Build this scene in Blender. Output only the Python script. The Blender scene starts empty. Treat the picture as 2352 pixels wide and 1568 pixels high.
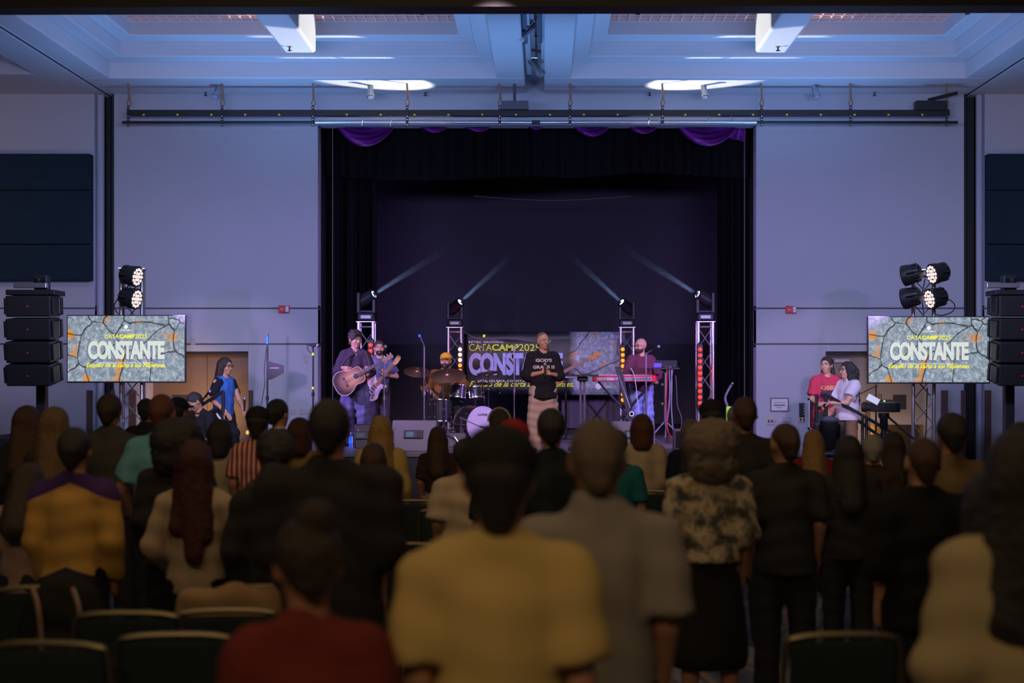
import bpy, math, random
import numpy as np
from mathutils import Vector, Matrix, Euler
random.seed(4); rng = np.random.RandomState(4)
sc = bpy.context.scene
COL = sc.collection
F = 3267.0; HX = 1250.0; HY = 850.0; EYE = 1.9      # focal length in px of the 2352 wide frame, horizon point, eye height
def pt(px, py, D): return Vector(((px-HX)/F*D, D, EYE-(py-HY)/F*D))
# ---------------------------------------------------------------- camera
cd = bpy.data.cameras.new('camera'); cam = bpy.data.objects.new('camera', cd); COL.objects.link(cam)
cam.location = (0, 0, EYE); cam.rotation_euler = (math.pi/2, 0, 0)
cd.sensor_width = 36; cd.lens = 50.0; cd.shift_x = (1176-HX)/2352; cd.shift_y = (HY-784)/2352
cd.dof.use_dof = True; cd.dof.focus_distance = 21.0; cd.dof.aperture_fstop = 1.7; cd.clip_end = 200
sc.camera = cam
sc.view_settings.view_transform = 'Standard'; sc.view_settings.look = 'None'
sc.view_settings.gamma = 1; sc.view_settings.use_curve_mapping = False; sc.view_settings.exposure = 0.0
sc.cycles.use_denoising = True
sc.cycles.max_bounces = 5; sc.cycles.diffuse_bounces = 3; sc.cycles.glossy_bounces = 2; sc.cycles.volume_bounces = 0
sc.cycles.sample_clamp_indirect = 3; sc.cycles.caustics_reflective = False; sc.cycles.caustics_refractive = False
# ---------------------------------------------------------------- world
w = bpy.data.worlds.new('world'); sc.world = w; w.use_nodes = True
w.node_tree.nodes['Background'].inputs[0].default_value = (0.5, 0.5, 0.6, 1)
w.node_tree.nodes['Background'].inputs[1].default_value = 0.004
# ---------------------------------------------------------------- lamps of the hall and added fill lights
def aim(o, tgt):
    o.rotation_euler = (Vector(tgt)-Vector(o.location)).to_track_quat('-Z', 'Y').to_euler()
def lamp(kind, name, loc, col, power, tgt=None, **kw):
    l = bpy.data.lights.new(name, kind); o = bpy.data.objects.new(name, l); COL.objects.link(o)
    o.location = loc; l.color = col; l.energy = power
    for k, v in kw.items(): setattr(l, k, v)
    if tgt is not None: aim(o, tgt)
    return o
BLUE = (0.17, 0.42, 1.0); VIO = (0.50, 0.30, 1.0); WARM = (1.0, 0.67, 0.36)
# blue wash thrown up on to the ceiling by added spots without fixtures
lamp('SPOT', 'ceiling_fill_left', (-4.6, 22.6, 3.2), BLUE, 560, (-4.2, 21.6, 7.0), spot_size=2.35, spot_blend=.9, shadow_soft_size=.35)
lamp('SPOT', 'ceiling_fill_right', (4.3, 22.6, 3.2), BLUE, 560, (4.0, 21.6, 7.0), spot_size=2.35, spot_blend=.9, shadow_soft_size=.35)
lamp('SPOT', 'ceiling_fill_centre', (-.1, 20.5, 3.4), BLUE, 260, (-.1, 22.0, 7.0), spot_size=1.9, spot_blend=.8, shadow_soft_size=.35)
for sx_ in (-1, 1): lamp('AREA', 'wall_fill', (sx_*3.6, 14.0, 4.8), (0.47, 0.53, 1.0), 118, (sx_*5.9, 25.1, 2.9), shape='RECTANGLE', size=3, size_y=.5, spread=1.6)  # added area fills for the side walls, no lamp hangs there
# violet wash of the stage from the wash lamps on the two front towers
lamp('SPOT', 'tower_wash_left', (-5.45, 19.4, 3.0), VIO, 1150, (0.0, 23.5, 1.6), spot_size=1.05, spot_blend=.6, shadow_soft_size=.07)
lamp('SPOT', 'tower_wash_right', (5.05, 19.4, 3.0), VIO, 1150, (0.2, 23.5, 1.6), spot_size=1.05, spot_blend=.6, shadow_soft_size=.07)
lamp('SPOT', 'front_key', (-.5, 13.0, 5.6), (1.0, .66, .78), 1500, (-.4, 21.0, 1.7), spot_size=.62, spot_blend=.6, shadow_soft_size=.12)
lamp('SPOT', 'side_key_left', (-3.4, 13.0, 2.38), (.84, .64, 1.0), 900, (-4.9, 21.0, 1.7), spot_size=.34, spot_blend=.5, shadow_soft_size=.06)
lamp('SPOT', 'side_key_right', (3.0, 13.0, 2.5), (.88, .62, 1.0), 850, (4.1, 20.5, 1.7), spot_size=.34, spot_blend=.5, shadow_soft_size=.05)
# dim warm house lights over the rear of the hall
lamp('AREA', 'house_light_rear', (-1, -1.5, 5.8), WARM, 95, (0, 5.5, 1.2), shape='RECTANGLE', size=6, size_y=1)
lamp('AREA', 'house_light_mid', (-1, 6.5, 6.2), WARM, 85, (-1, 10, 1.2), shape='RECTANGLE', size=9, size_y=1)
lamp('SPOT', 'work_light_left', pt(462, 985, 24.1), (1, .52, .13), 110, pt(455, 925, 25.5), spot_size=1.7, spot_blend=.9, shadow_soft_size=.05)
lamp('SPOT', 'work_light_right', pt(2035, 1010, 24.3), (1, .60, .22), 30, pt(2025, 960, 25.5), spot_size=1.8, spot_blend=.9, shadow_soft_size=.05)
lamp('AREA', 'left_wall_glow', (-11.2, 22.6, 4.6), (1, .66, .6), 16, (-10.2, 25, 3.6), shape='DISK', size=1)
lamp('AREA', 'right_wall_glow', (10.9, 22.6, 4.6), (1, .7, .5), 14, (9.6, 25, 3.6), shape='DISK', size=1)
# ---------------------------------------------------------------- materials
MC = {}
def mat(name, col=(.5, .5, .5), rough=.6, metal=0, emit=None, es=1, noise=0, nscale=8, bump=0, bscale=60, sheen=0, spec=.5, stretch=None):
    if name in MC: return MC[name]
    m = bpy.data.materials.new(name); m.use_nodes = True; nt = m.node_tree; b = nt.nodes['Principled BSDF']
    b.inputs['Roughness'].default_value = rough; b.inputs['Metallic'].default_value = metal
    b.inputs['Specular IOR Level'].default_value = spec
    if sheen: b.inputs['Sheen Weight'].default_value = sheen
    c = (*col, 1)
    tc = nt.nodes.new('ShaderNodeTexCoord'); src = tc.outputs['Object']
    if stretch:
        mp = nt.nodes.new('ShaderNodeMapping'); mp.inputs['Scale'].default_value = stretch
        nt.links.new(src, mp.inputs[0]); src = mp.outputs[0]
    n = nt.nodes.new('ShaderNodeTexNoise'); n.inputs['Scale'].default_value = nscale; n.inputs['Detail'].default_value = 4
    nt.links.new(src, n.inputs['Vector'])
    mx = nt.nodes.new('ShaderNodeMix'); mx.data_type = 'RGBA'
    a = noise if noise else .08
    mx.inputs[6].default_value = tuple(min(1, v*(1-a)) for v in col)+(1,); mx.inputs[7].default_value = tuple(min(1, v*(1+a)) for v in col)+(1,)
    nt.links.new(n.outputs[0], mx.inputs[0]); nt.links.new(mx.outputs[2], b.inputs['Base Color'])
    if bump:
        n2 = nt.nodes.new('ShaderNodeTexNoise'); n2.inputs['Scale'].default_value = bscale; nt.links.new(src, n2.inputs['Vector'])
        bp = nt.nodes.new('ShaderNodeBump'); bp.inputs['Strength'].default_value = bump; bp.inputs['Distance'].default_value = .01
        nt.links.new(n2.outputs[0], bp.inputs['Height']); nt.links.new(bp.outputs[0], b.inputs['Normal'])
    if emit:
        b.inputs['Emission Color'].default_value = (*emit, 1); b.inputs['Emission Strength'].default_value = es
    MC[name] = m; return m
def N(nt, t, **kw):
    n = nt.nodes.new(t)
    for k, v in kw.items():
        if hasattr(n, k): setattr(n, k, v)
        else: n.inputs[k.replace('_', ' ')].default_value = v
    return n
def ramp(nt, stops, interp='LINEAR'):
    r = nt.nodes.new('ShaderNodeValToRGB'); r.color_ramp.interpolation = interp
    while len(r.color_ramp.elements) < len(stops): r.color_ramp.elements.new(.5)
    for e, (p, c) in zip(r.color_ramp.elements, stops): e.position = p; e.color = (*c, 1)
    return r
def stone_mat(name, emissive, dark_left=False, scale=2.0, width=1.66):
    """cracked grey stone with ochre patches, as on the screens and the banner (object space, x = width, z = height)"""
    m = bpy.data.materials.new(name); m.use_nodes = True; nt = m.node_tree; L = nt.links.new; b = nt.nodes['Principled BSDF']
    tc = N(nt, 'ShaderNodeTexCoord'); nz = N(nt, 'ShaderNodeTexNoise', Scale=2.2, Detail=6.0)
    L(tc.outputs['Object'], nz.inputs['Vector'])
    vm = N(nt, 'ShaderNodeVectorMath', operation='MULTIPLY_ADD'); vm.inputs[1].default_value = (.22, .22, .22)
    L(nz.outputs['Color'], vm.inputs[0]); L(tc.outputs['Object'], vm.inputs[2])
    vo = N(nt, 'ShaderNodeTexVoronoi', feature='DISTANCE_TO_EDGE', Scale=scale); L(vm.outputs[0], vo.inputs['Vector'])
    cr = ramp(nt, [(0, (.0, .0, .0)), (.006, (.10, .10, .10)), (.022, (1, 1, 1))]); L(vo.outputs['Distance'], cr.inputs[0])
    n1 = N(nt, 'ShaderNodeTexNoise', Scale=13.0, Detail=10.0, Roughness=.86); L(tc.outputs['Object'], n1.inputs['Vector'])
    gr = ramp(nt, [(.33, (.06, .09, .13)), (.5, (.25, .31, .38)), (.66, (.66, .72, .80))]); L(n1.outputs[0], gr.inputs[0])
    n2 = N(nt, 'ShaderNodeTexNoise', Scale=3.3, Detail=3.0); L(tc.outputs['Object'], n2.inputs['Vector'])
    om = ramp(nt, [(.56, (0, 0, 0)), (.64, (1, 1, 1))]); L(n2.outputs[0], om.inputs[0])
    em = ramp(nt, [(.05, (1, 1, 1)), (.20, (0, 0, 0))]); L(vo.outputs['Distance'], em.inputs[0])
    mu = N(nt, 'ShaderNodeMath', operation='MULTIPLY'); L(om.outputs[0], mu.inputs[0]); L(em.outputs[0], mu.inputs[1])
    mx = N(nt, 'ShaderNodeMix', data_type='RGBA'); mx.inputs[7].default_value = (.65, .26, .02, 1)
    L(mu.outputs[0], mx.inputs[0]); L(gr.outputs[0], mx.inputs[6])
    m2 = N(nt, 'ShaderNodeMix', data_type='RGBA'); m2.inputs[6].default_value = (.02, .02, .018, 1)
    L(cr.outputs[0], m2.inputs[0]); L(mx.outputs[2], m2.inputs[7]); out = m2.outputs[2]
    if dark_left:
        sp = N(nt, 'ShaderNodeSeparateXYZ'); L(vm.outputs[0], sp.inputs[0])
        dr = ramp(nt, [(.0, (.012, .012, .018)), (.655, (.02, .02, .028)), (.70, (1, 1, 1))])
        mr = N(nt, 'ShaderNodeMapRange'); mr.inputs[1].default_value = -width/2; mr.inputs[2].default_value = width/2+.15
        L(sp.outputs[0], mr.inputs[0]); L(mr.outputs[0], dr.inputs[0])
        m3 = N(nt, 'ShaderNodeMix', data_type='RGBA', blend_type='MULTIPLY'); m3.inputs[0].default_value = 1
        L(out, m3.inputs[6]); L(dr.outputs[0], m3.inputs[7]); out = m3.outputs[2]
    if emissive:
        b.inputs['Base Color'].default_value = (.01, .01, .01, 1); b.inputs['Roughness'].default_value = .3
        L(out, b.inputs['Emission Color']); b.inputs['Emission Strength'].default_value = 1.0
    else:
        L(out, b.inputs['Base Color']); b.inputs['Roughness'].default_value = .45
    return m
plaster = mat('painted_wall', (.47, .50, .56), .8, bump=.35, bscale=45, nscale=1.5, noise=.03)
ceilm = mat('ceiling_paint', (.62, .62, .64), .75, nscale=.8, noise=.03)
blackm = mat('black_paint', (.022, .021, .024), .6)
drape = mat('black_drape', (.008, .0075, .010), .95, sheen=.0, noise=.3, nscale=3, spec=.1)
backd = mat('stage_backdrop', (.085, .070, .105), .95, spec=.05)
purple = mat('purple_satin', (.20, .02, .27), .45)
alu = mat('brushed_aluminium', (.62, .60, .62), .32, .9)
chrome = mat('chrome', (.75, .75, .77), .15, 1)
darkmetal = mat('black_metal', (.018, .018, .02), .45, .2)
blackplastic = mat('black_plastic', (.02, .02, .022), .5)
cable = mat('black_cable', (.012, .012, .013), .6)
woodbrown = mat('brown_guard', (.10, .055, .045), .6, noise=.3)
doorm = mat('door_brown', (.16, .11, .085), .6, noise=.1)
teal = mat('teal_fabric', (.005, .022, .036), .95, noise=.35, nscale=5, bump=.3)
white = mat('white_print', (.8, .8, .8), .6)
# ---------------------------------------------------------------- mesh helpers
class B:
    def __init__(s): s.v = []; s.f = []; s.m = []; s.cm = 0; s.bv = 0
    def add(s, vs, fs):
        o = len(s.v); s.v += [tuple(v) for v in vs]; s.f += [tuple(i+o for i in f) for f in fs]; s.m += [s.cm]*len(fs)
        return s
    def box(s, c, d, R=None, taper=None, bev=0):
        x, y, z = (k/2 for k in d); vs = []
        if bev: s.bv = max(s.bv, min(bev, min(d)*.45))
        if 1:
            for sz in (-1, 1):
                t = 1 if (taper is None or sz < 0) else taper
                for (sx, sy) in ((-1, -1), (1, -1), (1, 1), (-1, 1)): vs.append(Vector((sx*x*t, sy*y*t, sz*z)))
            fs = [(3, 2, 1, 0), (4, 5, 6, 7)]+[(k, (k+1) % 4, 4+(k+1) % 4, 4+k) for k in range(4)]
        if R is not None: vs = [R @ v for v in vs]
        return s.add([v+Vector(c) for v in vs], fs)
    def bb(s, x0, x1, y0, y1, z0, z1): return s.box(((x0+x1)/2, (y0+y1)/2, (z0+z1)/2), (abs(x1-x0), abs(y1-y0), abs(z1-z0)))
    def cyl(s, a, b, r, n=12, r2=None):
        a = Vector(a); b = Vector(b); r2 = r if r2 is None else r2
        q = (b-a).to_track_quat('Z', 'Y'); vs = []
        for p, rr in ((a, r), (b, r2)):
            for k in range(n):
                t = 2*math.pi*k/n; vs.append(p+q @ Vector((rr*math.cos(t), rr*math.sin(t), 0)))
        fs = [(k, (k+1) % n, n+(k+1) % n, n+k) for k in range(n)]+[tuple(range(n-1, -1, -1)), tuple(range(n, 2*n))]
        return s.add(vs, fs)
    def lathe(s, prof, o=(0, 0, 0), ax=(0, 0, 1), n=20):
        q = Vector(ax).to_track_quat('Z', 'Y'); o = Vector(o); vs = []; fs = []
        for (r, h) in prof:
            for k in range(n):
                t = 2*math.pi*k/n; vs.append(o+q @ Vector((r*math.cos(t), r*math.sin(t), h)))
        for i in range(len(prof)-1):
            for k in range(n): fs.append((i*n+k, i*n+(k+1) % n, (i+1)*n+(k+1) % n, (i+1)*n+k))
        fs.append(tuple(range(n-1, -1, -1))); e = (len(prof)-1)*n; fs.append(tuple(range(e, e+n)))
        return s.add(vs, fs)
    def tube(s, pts, r, n=6):
        pts = [Vector(p) for p in pts]; vs = []; fs = []
        for i, p in enumerate(pts):
            d = (pts[min(i+1, len(pts)-1)]-pts[max(i-1, 0)]); q = d.to_track_quat('Z', 'Y')
            for k in range(n):
                t = 2*math.pi*k/n; vs.append(p+q @ Vector((r*math.cos(t), r*math.sin(t), 0)))
        # untwist rings: choose the closest rotation of each following ring
        for i in range(1, len(pts)):
            base = vs[(i-1)*n]; ring = vs[i*n:(i+1)*n]; j = min(range(n), key=lambda k: (ring[k]-pts[i]-(base-pts[i-1])).length)
            vs[i*n:(i+1)*n] = ring[j:]+ring[:j]
        for i in range(len(pts)-1):
            for k in range(n): fs.append((i*n+k, i*n+(k+1) % n, (i+1)*n+(k+1) % n, (i+1)*n+k))
        fs.append(tuple(range(n-1, -1, -1))); e = (len(pts)-1)*n; fs.append(tuple(range(e, e+n)))
        return s.add(vs, fs)
    def ball(s, c, r, n=12, R=None):
        r = (r, r, r) if not hasattr(r, '__len__') else r; vs = []; fs = []; c = Vector(c); m = max(4, n//2)
        for i in range(1, m):
            for k in range(n):
                a = math.pi*i/m; t = 2*math.pi*k/n
                v = Vector((r[0]*math.sin(a)*math.cos(t), r[1]*math.sin(a)*math.sin(t), r[2]*math.cos(a)))
                vs.append(c+(R @ v if R else v))
        for i in range(m-2):
            for k in range(n): fs.append((i*n+k, (i+1)*n+k, (i+1)*n+(k+1) % n, i*n+(k+1) % n))
        t = Vector((0, 0, r[2])); vs += [c+(R @ t if R else t), c-(R @ t if R else t)]; T = len(vs)-2
        for k in range(n): fs += [(T, k, (k+1) % n), (T+1, (m-2)*n+(k+1) % n, (m-2)*n+k)]
        return s.add(vs, fs)
    def prism(s, pts2, t, M=None):
        """outline in (x, z), thickness t along y"""
        n = len(pts2); vs = [Vector((x, -t/2, z)) for x, z in pts2]+[Vector((x, t/2, z)) for x, z in pts2]
        if M is not None: vs = [M @ v for v in vs]
        fs = [tuple(range(n)), tuple(range(2*n-1, n-1, -1))]+[(k, n+k, n+(k+1) % n, (k+1) % n) for k in range(n)]
        return s.add(vs, fs)
    def obj(s, name, m, parent=None, smooth=False, bevel=0, sub=0):
        me = bpy.data.meshes.new(name); me.from_pydata(s.v, [], s.f)
        ms = m if isinstance(m, (list, tuple)) else [m]
        for q in ms: me.materials.append(q)
        if len(ms) > 1: me.polygons.foreach_set('material_index', s.m)
        if smooth: me.shade_smooth(); me.set_sharp_from_angle(angle=math.radians(40))
        me.update(); o = bpy.data.objects.new(name, me); COL.objects.link(o)
        if parent is not None: o.parent = parent
        bevel = bevel or s.bv
        if bevel:
            bm = o.modifiers.new('bevel', 'BEVEL'); bm.width = bevel; bm.segments = 2; bm.limit_method = 'ANGLE'
        return o
def spline(pts, n=6, closed=True):
    out = []; L = len(pts)
    rngi = range(L) if closed else range(L-1)
    for i in rngi:
        g = lambda j: Vector(pts[j % L]) if closed else Vector(pts[max(0, min(L-1, j))])
        p0, p1, p2, p3 = g(i-1), g(i), g(i+1), g(i+2)
        for k in range(n):
            t = k/n; out.append(.5*((2*p1)+(p2-p0)*t+(2*p0-5*p1+4*p2-p3)*t*t+(3*p1-p0-3*p2+p3)*t**3))
    if not closed: out.append(Vector(pts[-1]))
    return out
def tag(o, label=None, cat=None, group=None, kind=None):
    for k, v in (('label', label), ('category', cat), ('group', group), ('kind', kind)):
        if v: o[k] = v
    return o
def thing(name, label, cat, loc=(0, 0, 0), rz=0, group=None):
    o = bpy.data.objects.new(name, None); COL.objects.link(o); o.location = loc; o.rotation_euler = (0, 0, rz); o.empty_display_size = .1
    return tag(o, label, cat, group)
def dup(root, loc, rz=0, label=None, mirror=False):
    r = root.copy(); COL.objects.link(r); r.location = loc; r.rotation_euler = (0, 0, rz)
    if label: r['label'] = label
    for ch in list(root.children):
        c = ch.copy(); COL.objects.link(c); c.parent = r
        for g in ch.children:
            d = g.copy(); COL.objects.link(d); d.parent = c
    return r
def struct(name, b, m, parent=None, **k):
    o = b.obj(name, m, parent, **k)
    if parent is None: o['kind'] = 'structure'
    return o
TM = {}
def text(name, s, x0, x1, z0, z1, y, m, parent, bold=0., shear=0, ext=.002, rz=0, spacing=1.0):
    """lettering fitted to the rectangle x0..x1, z0..z1 in the parent's space, facing -y"""
    cu = bpy.data.curves.new(name, 'FONT'); cu.body = s; cu.offset = bold; cu.shear = shear; cu.resolution_u = 6; cu.space_character = spacing
    t = bpy.data.objects.new(name, cu); COL.objects.link(t); bpy.context.view_layer.update()
    me = bpy.data.meshes.new_from_object(t.evaluated_get(bpy.context.evaluated_depsgraph_get()))
    bpy.data.objects.remove(t)
    n = len(me.vertices); a = np.empty(n*3); me.vertices.foreach_get('co', a); a = a.reshape(n, 3)
    lo = a.min(0); hi = a.max(0); q = np.empty_like(a)
    q[:, 0] = x0+(a[:, 0]-lo[0])/(hi[0]-lo[0])*(x1-x0); q[:, 2] = z0+(a[:, 1]-lo[1])/(hi[1]-lo[1])*(z1-z0); q[:, 1] = y-ext
    me.vertices.foreach_set('co', q.ravel()); me.update(); me.materials.clear(); me.materials.append(m); me.name = name
    o = bpy.data.objects.new(name, me); COL.objects.link(o); o.parent = parent
    return o
# ================================================================ ROOM
DW = 25.1                      # depth of the stage wall
def zz(py, D): return EYE-(py-HY)/F*D
def xx(px, D): return (px-HX)/F*D
ZS = 6.77                      # underside of the ceiling beams
# --- floor: patterned carpet
m = bpy.data.materials.new('carpet'); m.use_nodes = True; nt = m.node_tree; L = nt.links.new; b = nt.nodes['Principled BSDF']
tc = N(nt, 'ShaderNodeTexCoord'); nz = N(nt, 'ShaderNodeTexNoise', Scale=.9, Detail=3.0); L(tc.outputs['Object'], nz.inputs['Vector'])
wv = N(nt, 'ShaderNodeTexWave', Scale=.55, Distortion=6.0, Detail=2.0); L(tc.outputs['Object'], wv.inputs['Vector'])
r1 = ramp(nt, [(0, (.06, .07, .12)), (.3, (.10, .12, .19)), (.5, (.30, .22, .15)), (.7, (.06, .07, .11)), (.9, (.22, .24, .30))]); L(wv.outputs[0], r1.inputs[0]); L(r1.outputs[0], b.inputs['Base Color'])
b.inputs['Roughness'].default_value = .95
struct('floor', B().bb(-15, 15, -4, 32, -.2, 0), m)
# --- stage wall, built from cast panels with recessed joints
wall = bpy.data.objects.new('wall_front', None); COL.objects.link(wall); wall['kind'] = 'structure'
G1, G2 = zz(790, DW), zz(708, DW); jg = .012
XL0, XL1 = xx(258, DW), xx(730, DW); XR0, XR1 = xx(1737, DW), xx(2218, DW)
DL0, DL1 = xx(340, DW), xx(570, DW); DR0, DR1 = xx(1897, DW), xx(2132, DW); DT = zz(807, DW)
ZT = ZS+.9
def panel(x0, x1, z0, z1, n='panel', y0=DW, y1=DW+.35): return B().bb(x0, x1, y0, y1, z0, z1).obj(n, plaster, wall, bevel=.008)
panel(XL0, XL1, G2+jg, ZT); panel(XL0, XL1, G1+jg, G2-jg)
panel(XL0, DL0, 0, G1-jg); panel(DL1, XL1, 0, G1-jg); panel(DL0, DL1, DT, G1-jg)
panel(XR0, XR1, G2+jg, ZT); panel(XR0, XR1, G1+jg, G2-jg)
panel(XR0, DR0, 0, G1-jg); panel(DR1, XR1, 0, G1-jg); panel(DR0, DR1, DT, G1-jg)
panel(XL1, XR0, zz(287, DW), ZT)
B().bb(XL0, XL1, DW+.03, DW+.3, G1-.05, G2+.05).obj('joint_backing', mat('joint_grey', (.12, .115, .13), .9), wall)
B().bb(XR0, XR1, DW+.03, DW+.3, G1-.05, G2+.05).obj('joint_backing', MC['joint_grey'], wall)
b = B().bb(XL1-.02, XR0+.02, DW-.05, DW, zz(276, DW), zz(270, DW)); b.obj('header_trim', mat('pale_metal', (.6, .6, .62), .4, .3), wall)
# outer wall bays beside the partition pockets
for sx, x0, x1 in ((-1, xx(-700, DW), xx(217, DW)), (1, xx(2262, DW), xx(3100, DW))):
    panel(x0, x1, G2+jg, ZT); panel(x0, x1, G1+jg, G2-jg); panel(x0, x1, 0, G1-jg)
    B().bb(x0, x1, DW+.03, DW+.3, G1-.05, G2+.05).obj('joint_backing', MC['joint_grey'], wall)
PL0, PL1 = xx(235, DW), xx(258, DW); PR0, PR1 = xx(2218, DW), xx(2246, DW)
struct('trim_1', B().bb(PL0-.02, PL1, DW+.3, DW+.9, 0, ZS+.2), blackm); struct('trim_2', B().bb(PR0, PR1+.02, DW+.3, DW+.9, 0, ZS+.2), blackm)
struct('trim_3', B().bb(PL1, PL1+.03, DW-.01, DW+.5, 0, ZS), blackm); struct('trim_4', B().bb(PR0-.03, PR0, DW-.01, DW+.5, 0, ZS), blackm)
for k, (a, c) in enumerate(((xx(217, DW), PL0), (PR1, xx(2262, DW)))):     # rounded jambs
    b = B(); b.lathe([((c-a)/2, 0), ((c-a)/2, ZS)], ((a+c)/2, DW+.12, 0), n=20); struct('trim_%d' % (5+k), b, plaster, smooth=True)
struct('wall_left', B().bb(-15.2, -15, -4, 26, 0, 8), plaster); struct('wall_right', B().bb(15, 15.2, -4, 26, 0, 8), plaster)
struct('wall_back', B().bb(-15.2, 15.2, -4.2, -4, 0, 8), plaster)
# --- acoustic panels
def acoustic(x0, x1, lab):
    t = thing('sound_absorber', lab, 'panel', ((x0+x1)/2, DW-.12, zz(646, DW))); H = zz(356, DW)-zz(646, DW); cuts = [0, H*.285, H*.71, H]
    for a, c in zip(cuts, cuts[1:]): B().box((0, 0, (a+c)/2), (x1-x0, .2, c-a-.012), bev=.02).obj('fabric_section', teal, t)
    B().box((0, .06, H/2), (x1-x0-.02, .1, H-.02)).obj('backing', blackm, t)
acoustic(xx(-320, DW), xx(216, DW), 'dark teal fabric acoustic wall panel on the left wall bay')
acoustic(xx(2260, DW), xx(2800, DW), 'dark teal fabric acoustic wall panel on the right wall bay')
# --- doors in their alcoves
def door(n, x0, x1, seam, bronze):
    t = bpy.data.objects.new('door_%d' % n, None); COL.objects.link(t); t['kind'] = 'structure'; y = DW+.32
    for a, c in ((x0-.2, seam-.004), (seam+.004, x1+.2)): B().bb(a, c, y, y+.05, .01, DT+.05).obj('door_leaf', doorm if n == 1 else mat('door_taupe', (.28, .24, .2), .6), t)
    B().bb(x0-.3, x1+.3, y+.05, y+.1, 0, DT+.1).obj('door_frame', blackm, t)
    B().bb(x0, x1, DW+.08, DW+.3, DT-.05, DT+.01).obj('door_header', blackm, t)
    if n == 1: bx0, bx1 = xx(396, y), xx(430, y)
    else: bx0, bx1 = xx(2051, y), xx(2081, y)
    B().bb(bx0, bx1, y-.015, y, zz(940, y), zz(907, y)).obj('vision_panel', blackm, t)
    if n == 2:
        B().bb(xx(2000, y), x1+.15, y-.008, y, .02, zz(975, y)).obj('kick_plate', mat('bronze_plate', (.55, .36, .14), .22, 1, nscale=4, noise=.2), t)
        B().bb(xx(1915, y), xx(1948, y), y-.09, y, zz(832, y), zz(825, y)).obj('door_closer', alu, t)
door(1, DL0, DL1, xx(476, DW+.32), False); door(2, DR0, DR1, xx(2012, DW+.32), True)
# --- brown corner guards
for px0, px1, lab in ((199, 212, 'brown wooden corner guard just left of the left partition pocket'), (254, 263, 'brown wooden corner guard right of the left partition pocket behind the tower'),
                      (296, 312, 'brown wooden corner guard behind the left lattice tower'), (571, 581, 'brown corner guard beside the left door alcove'), (2162, 2177, 'brown wooden corner guard right of the right lattice tower'),
                      (2208, 2218, 'brown wooden corner guard left of the right partition pocket'), (2262, 2276, 'brown wooden corner guard right of the right partition pocket'), (1988, 1999, 'brown wooden guard strip inside the right door alcove')):
    D = DW-.03 if px0 != 1988 else DW+.3
    tag(B().bb(xx(px0, D), xx(px1, D), D-.02, D+.03, .15, zz(896 if px0 != 1988 else 924, D)).obj('corner_guard', woodbrown, None, bevel=.004), lab, 'corner guard')
# --- proscenium interior (stage house)
struct('wall_stage_left', B().bb(XL1-.35, XL1, DW+.35, 32, 0, 7.5), blackm); struct('wall_stage_right', B().bb(XR0, XR0+.35, DW+.35, 32, 0, 7.5), blackm)
struct('wall_stage_back', B().bb(-5, 5, 31.6, 31.9, 0, 8), blackm); struct('ceiling_stage', B().bb(-5, 5, DW+.35, 32, 7.5, 7.7), blackm)
# ================================================================ CEILING
ceil = bpy.data.objects.new('ceiling', None); COL.objects.link(ceil); ceil['kind'] = 'structure'
def cbox(n, x0, x1, y0, y1, z0, z1, mm=ceilm, bev=.0): return B().bb(x0, x1, y0, y1, z0, z1).obj(n, mm, ceil, bevel=bev)
YF, YN = 23.74, 19.35            # far and near rim of the coffer row
ZC = 8.2
TR = [(.27, .25), (.41, .52)]
brickm = mat('brick_red_tile', (.62, .16, .10), .9, noise=.35, nscale=9); gridm = mat('grid_bar', (.85, .60, .52), .6)
def coffer(x0, x1, side):
    # three rising steps; every step is a ring of four bars (far, near, left, right)
    d = .41; e = .29
    def ring(i, z0, z1):
        ax0, ax1, ay0, ay1 = x0+e*i, x1-e*i, YN+d*i, YF-d*i
        cbox('coffer_step', ax0-e, ax1+e, ay1, ay1+d, z0, z1, bev=.02); cbox('coffer_step', ax0-e, ax1+e, ay0-d, ay0, z0, z1, bev=.02)
        cbox('coffer_step', ax0-e, ax0, ay0, ay1, z0, z1, bev=.02); cbox('coffer_step', ax1, ax1+e, ay0, ay1, z0, z1, bev=.02)
    ring(1, ZS+.27, ZS+.60); ring(2, ZS+.52, ZS+1.2)
    # open grid of the lay light with the brick red deck above it
    gx0, gx1, gy0, gy1 = x0+2*e, x1-2*e, YN+2*d, YF-2*d; zg = ZS+.75
    cbox('ceiling_deck', gx0-.3, gx1+.3, gy0, gy1+.1, zg+.07, zg+.15, brickm)
    n = 32; g = B()
    xw = (gx1-gx0)/n
    for k in range(n+1): cbox('grid_bar', gx0+k*xw-.010, gx0+k*xw+.010, gy0, gy1, zg, zg+.05, gridm)
    for k in range(14): y = gy1-k*.19; cbox('grid_bar', gx0, gx1, y-.010, y+.010, zg, zg+.045, gridm)
CL = (-7.25, -.80); CR = (.44, 7.02)
coffer(*CL, 0); coffer(*CR, 1)
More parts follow.
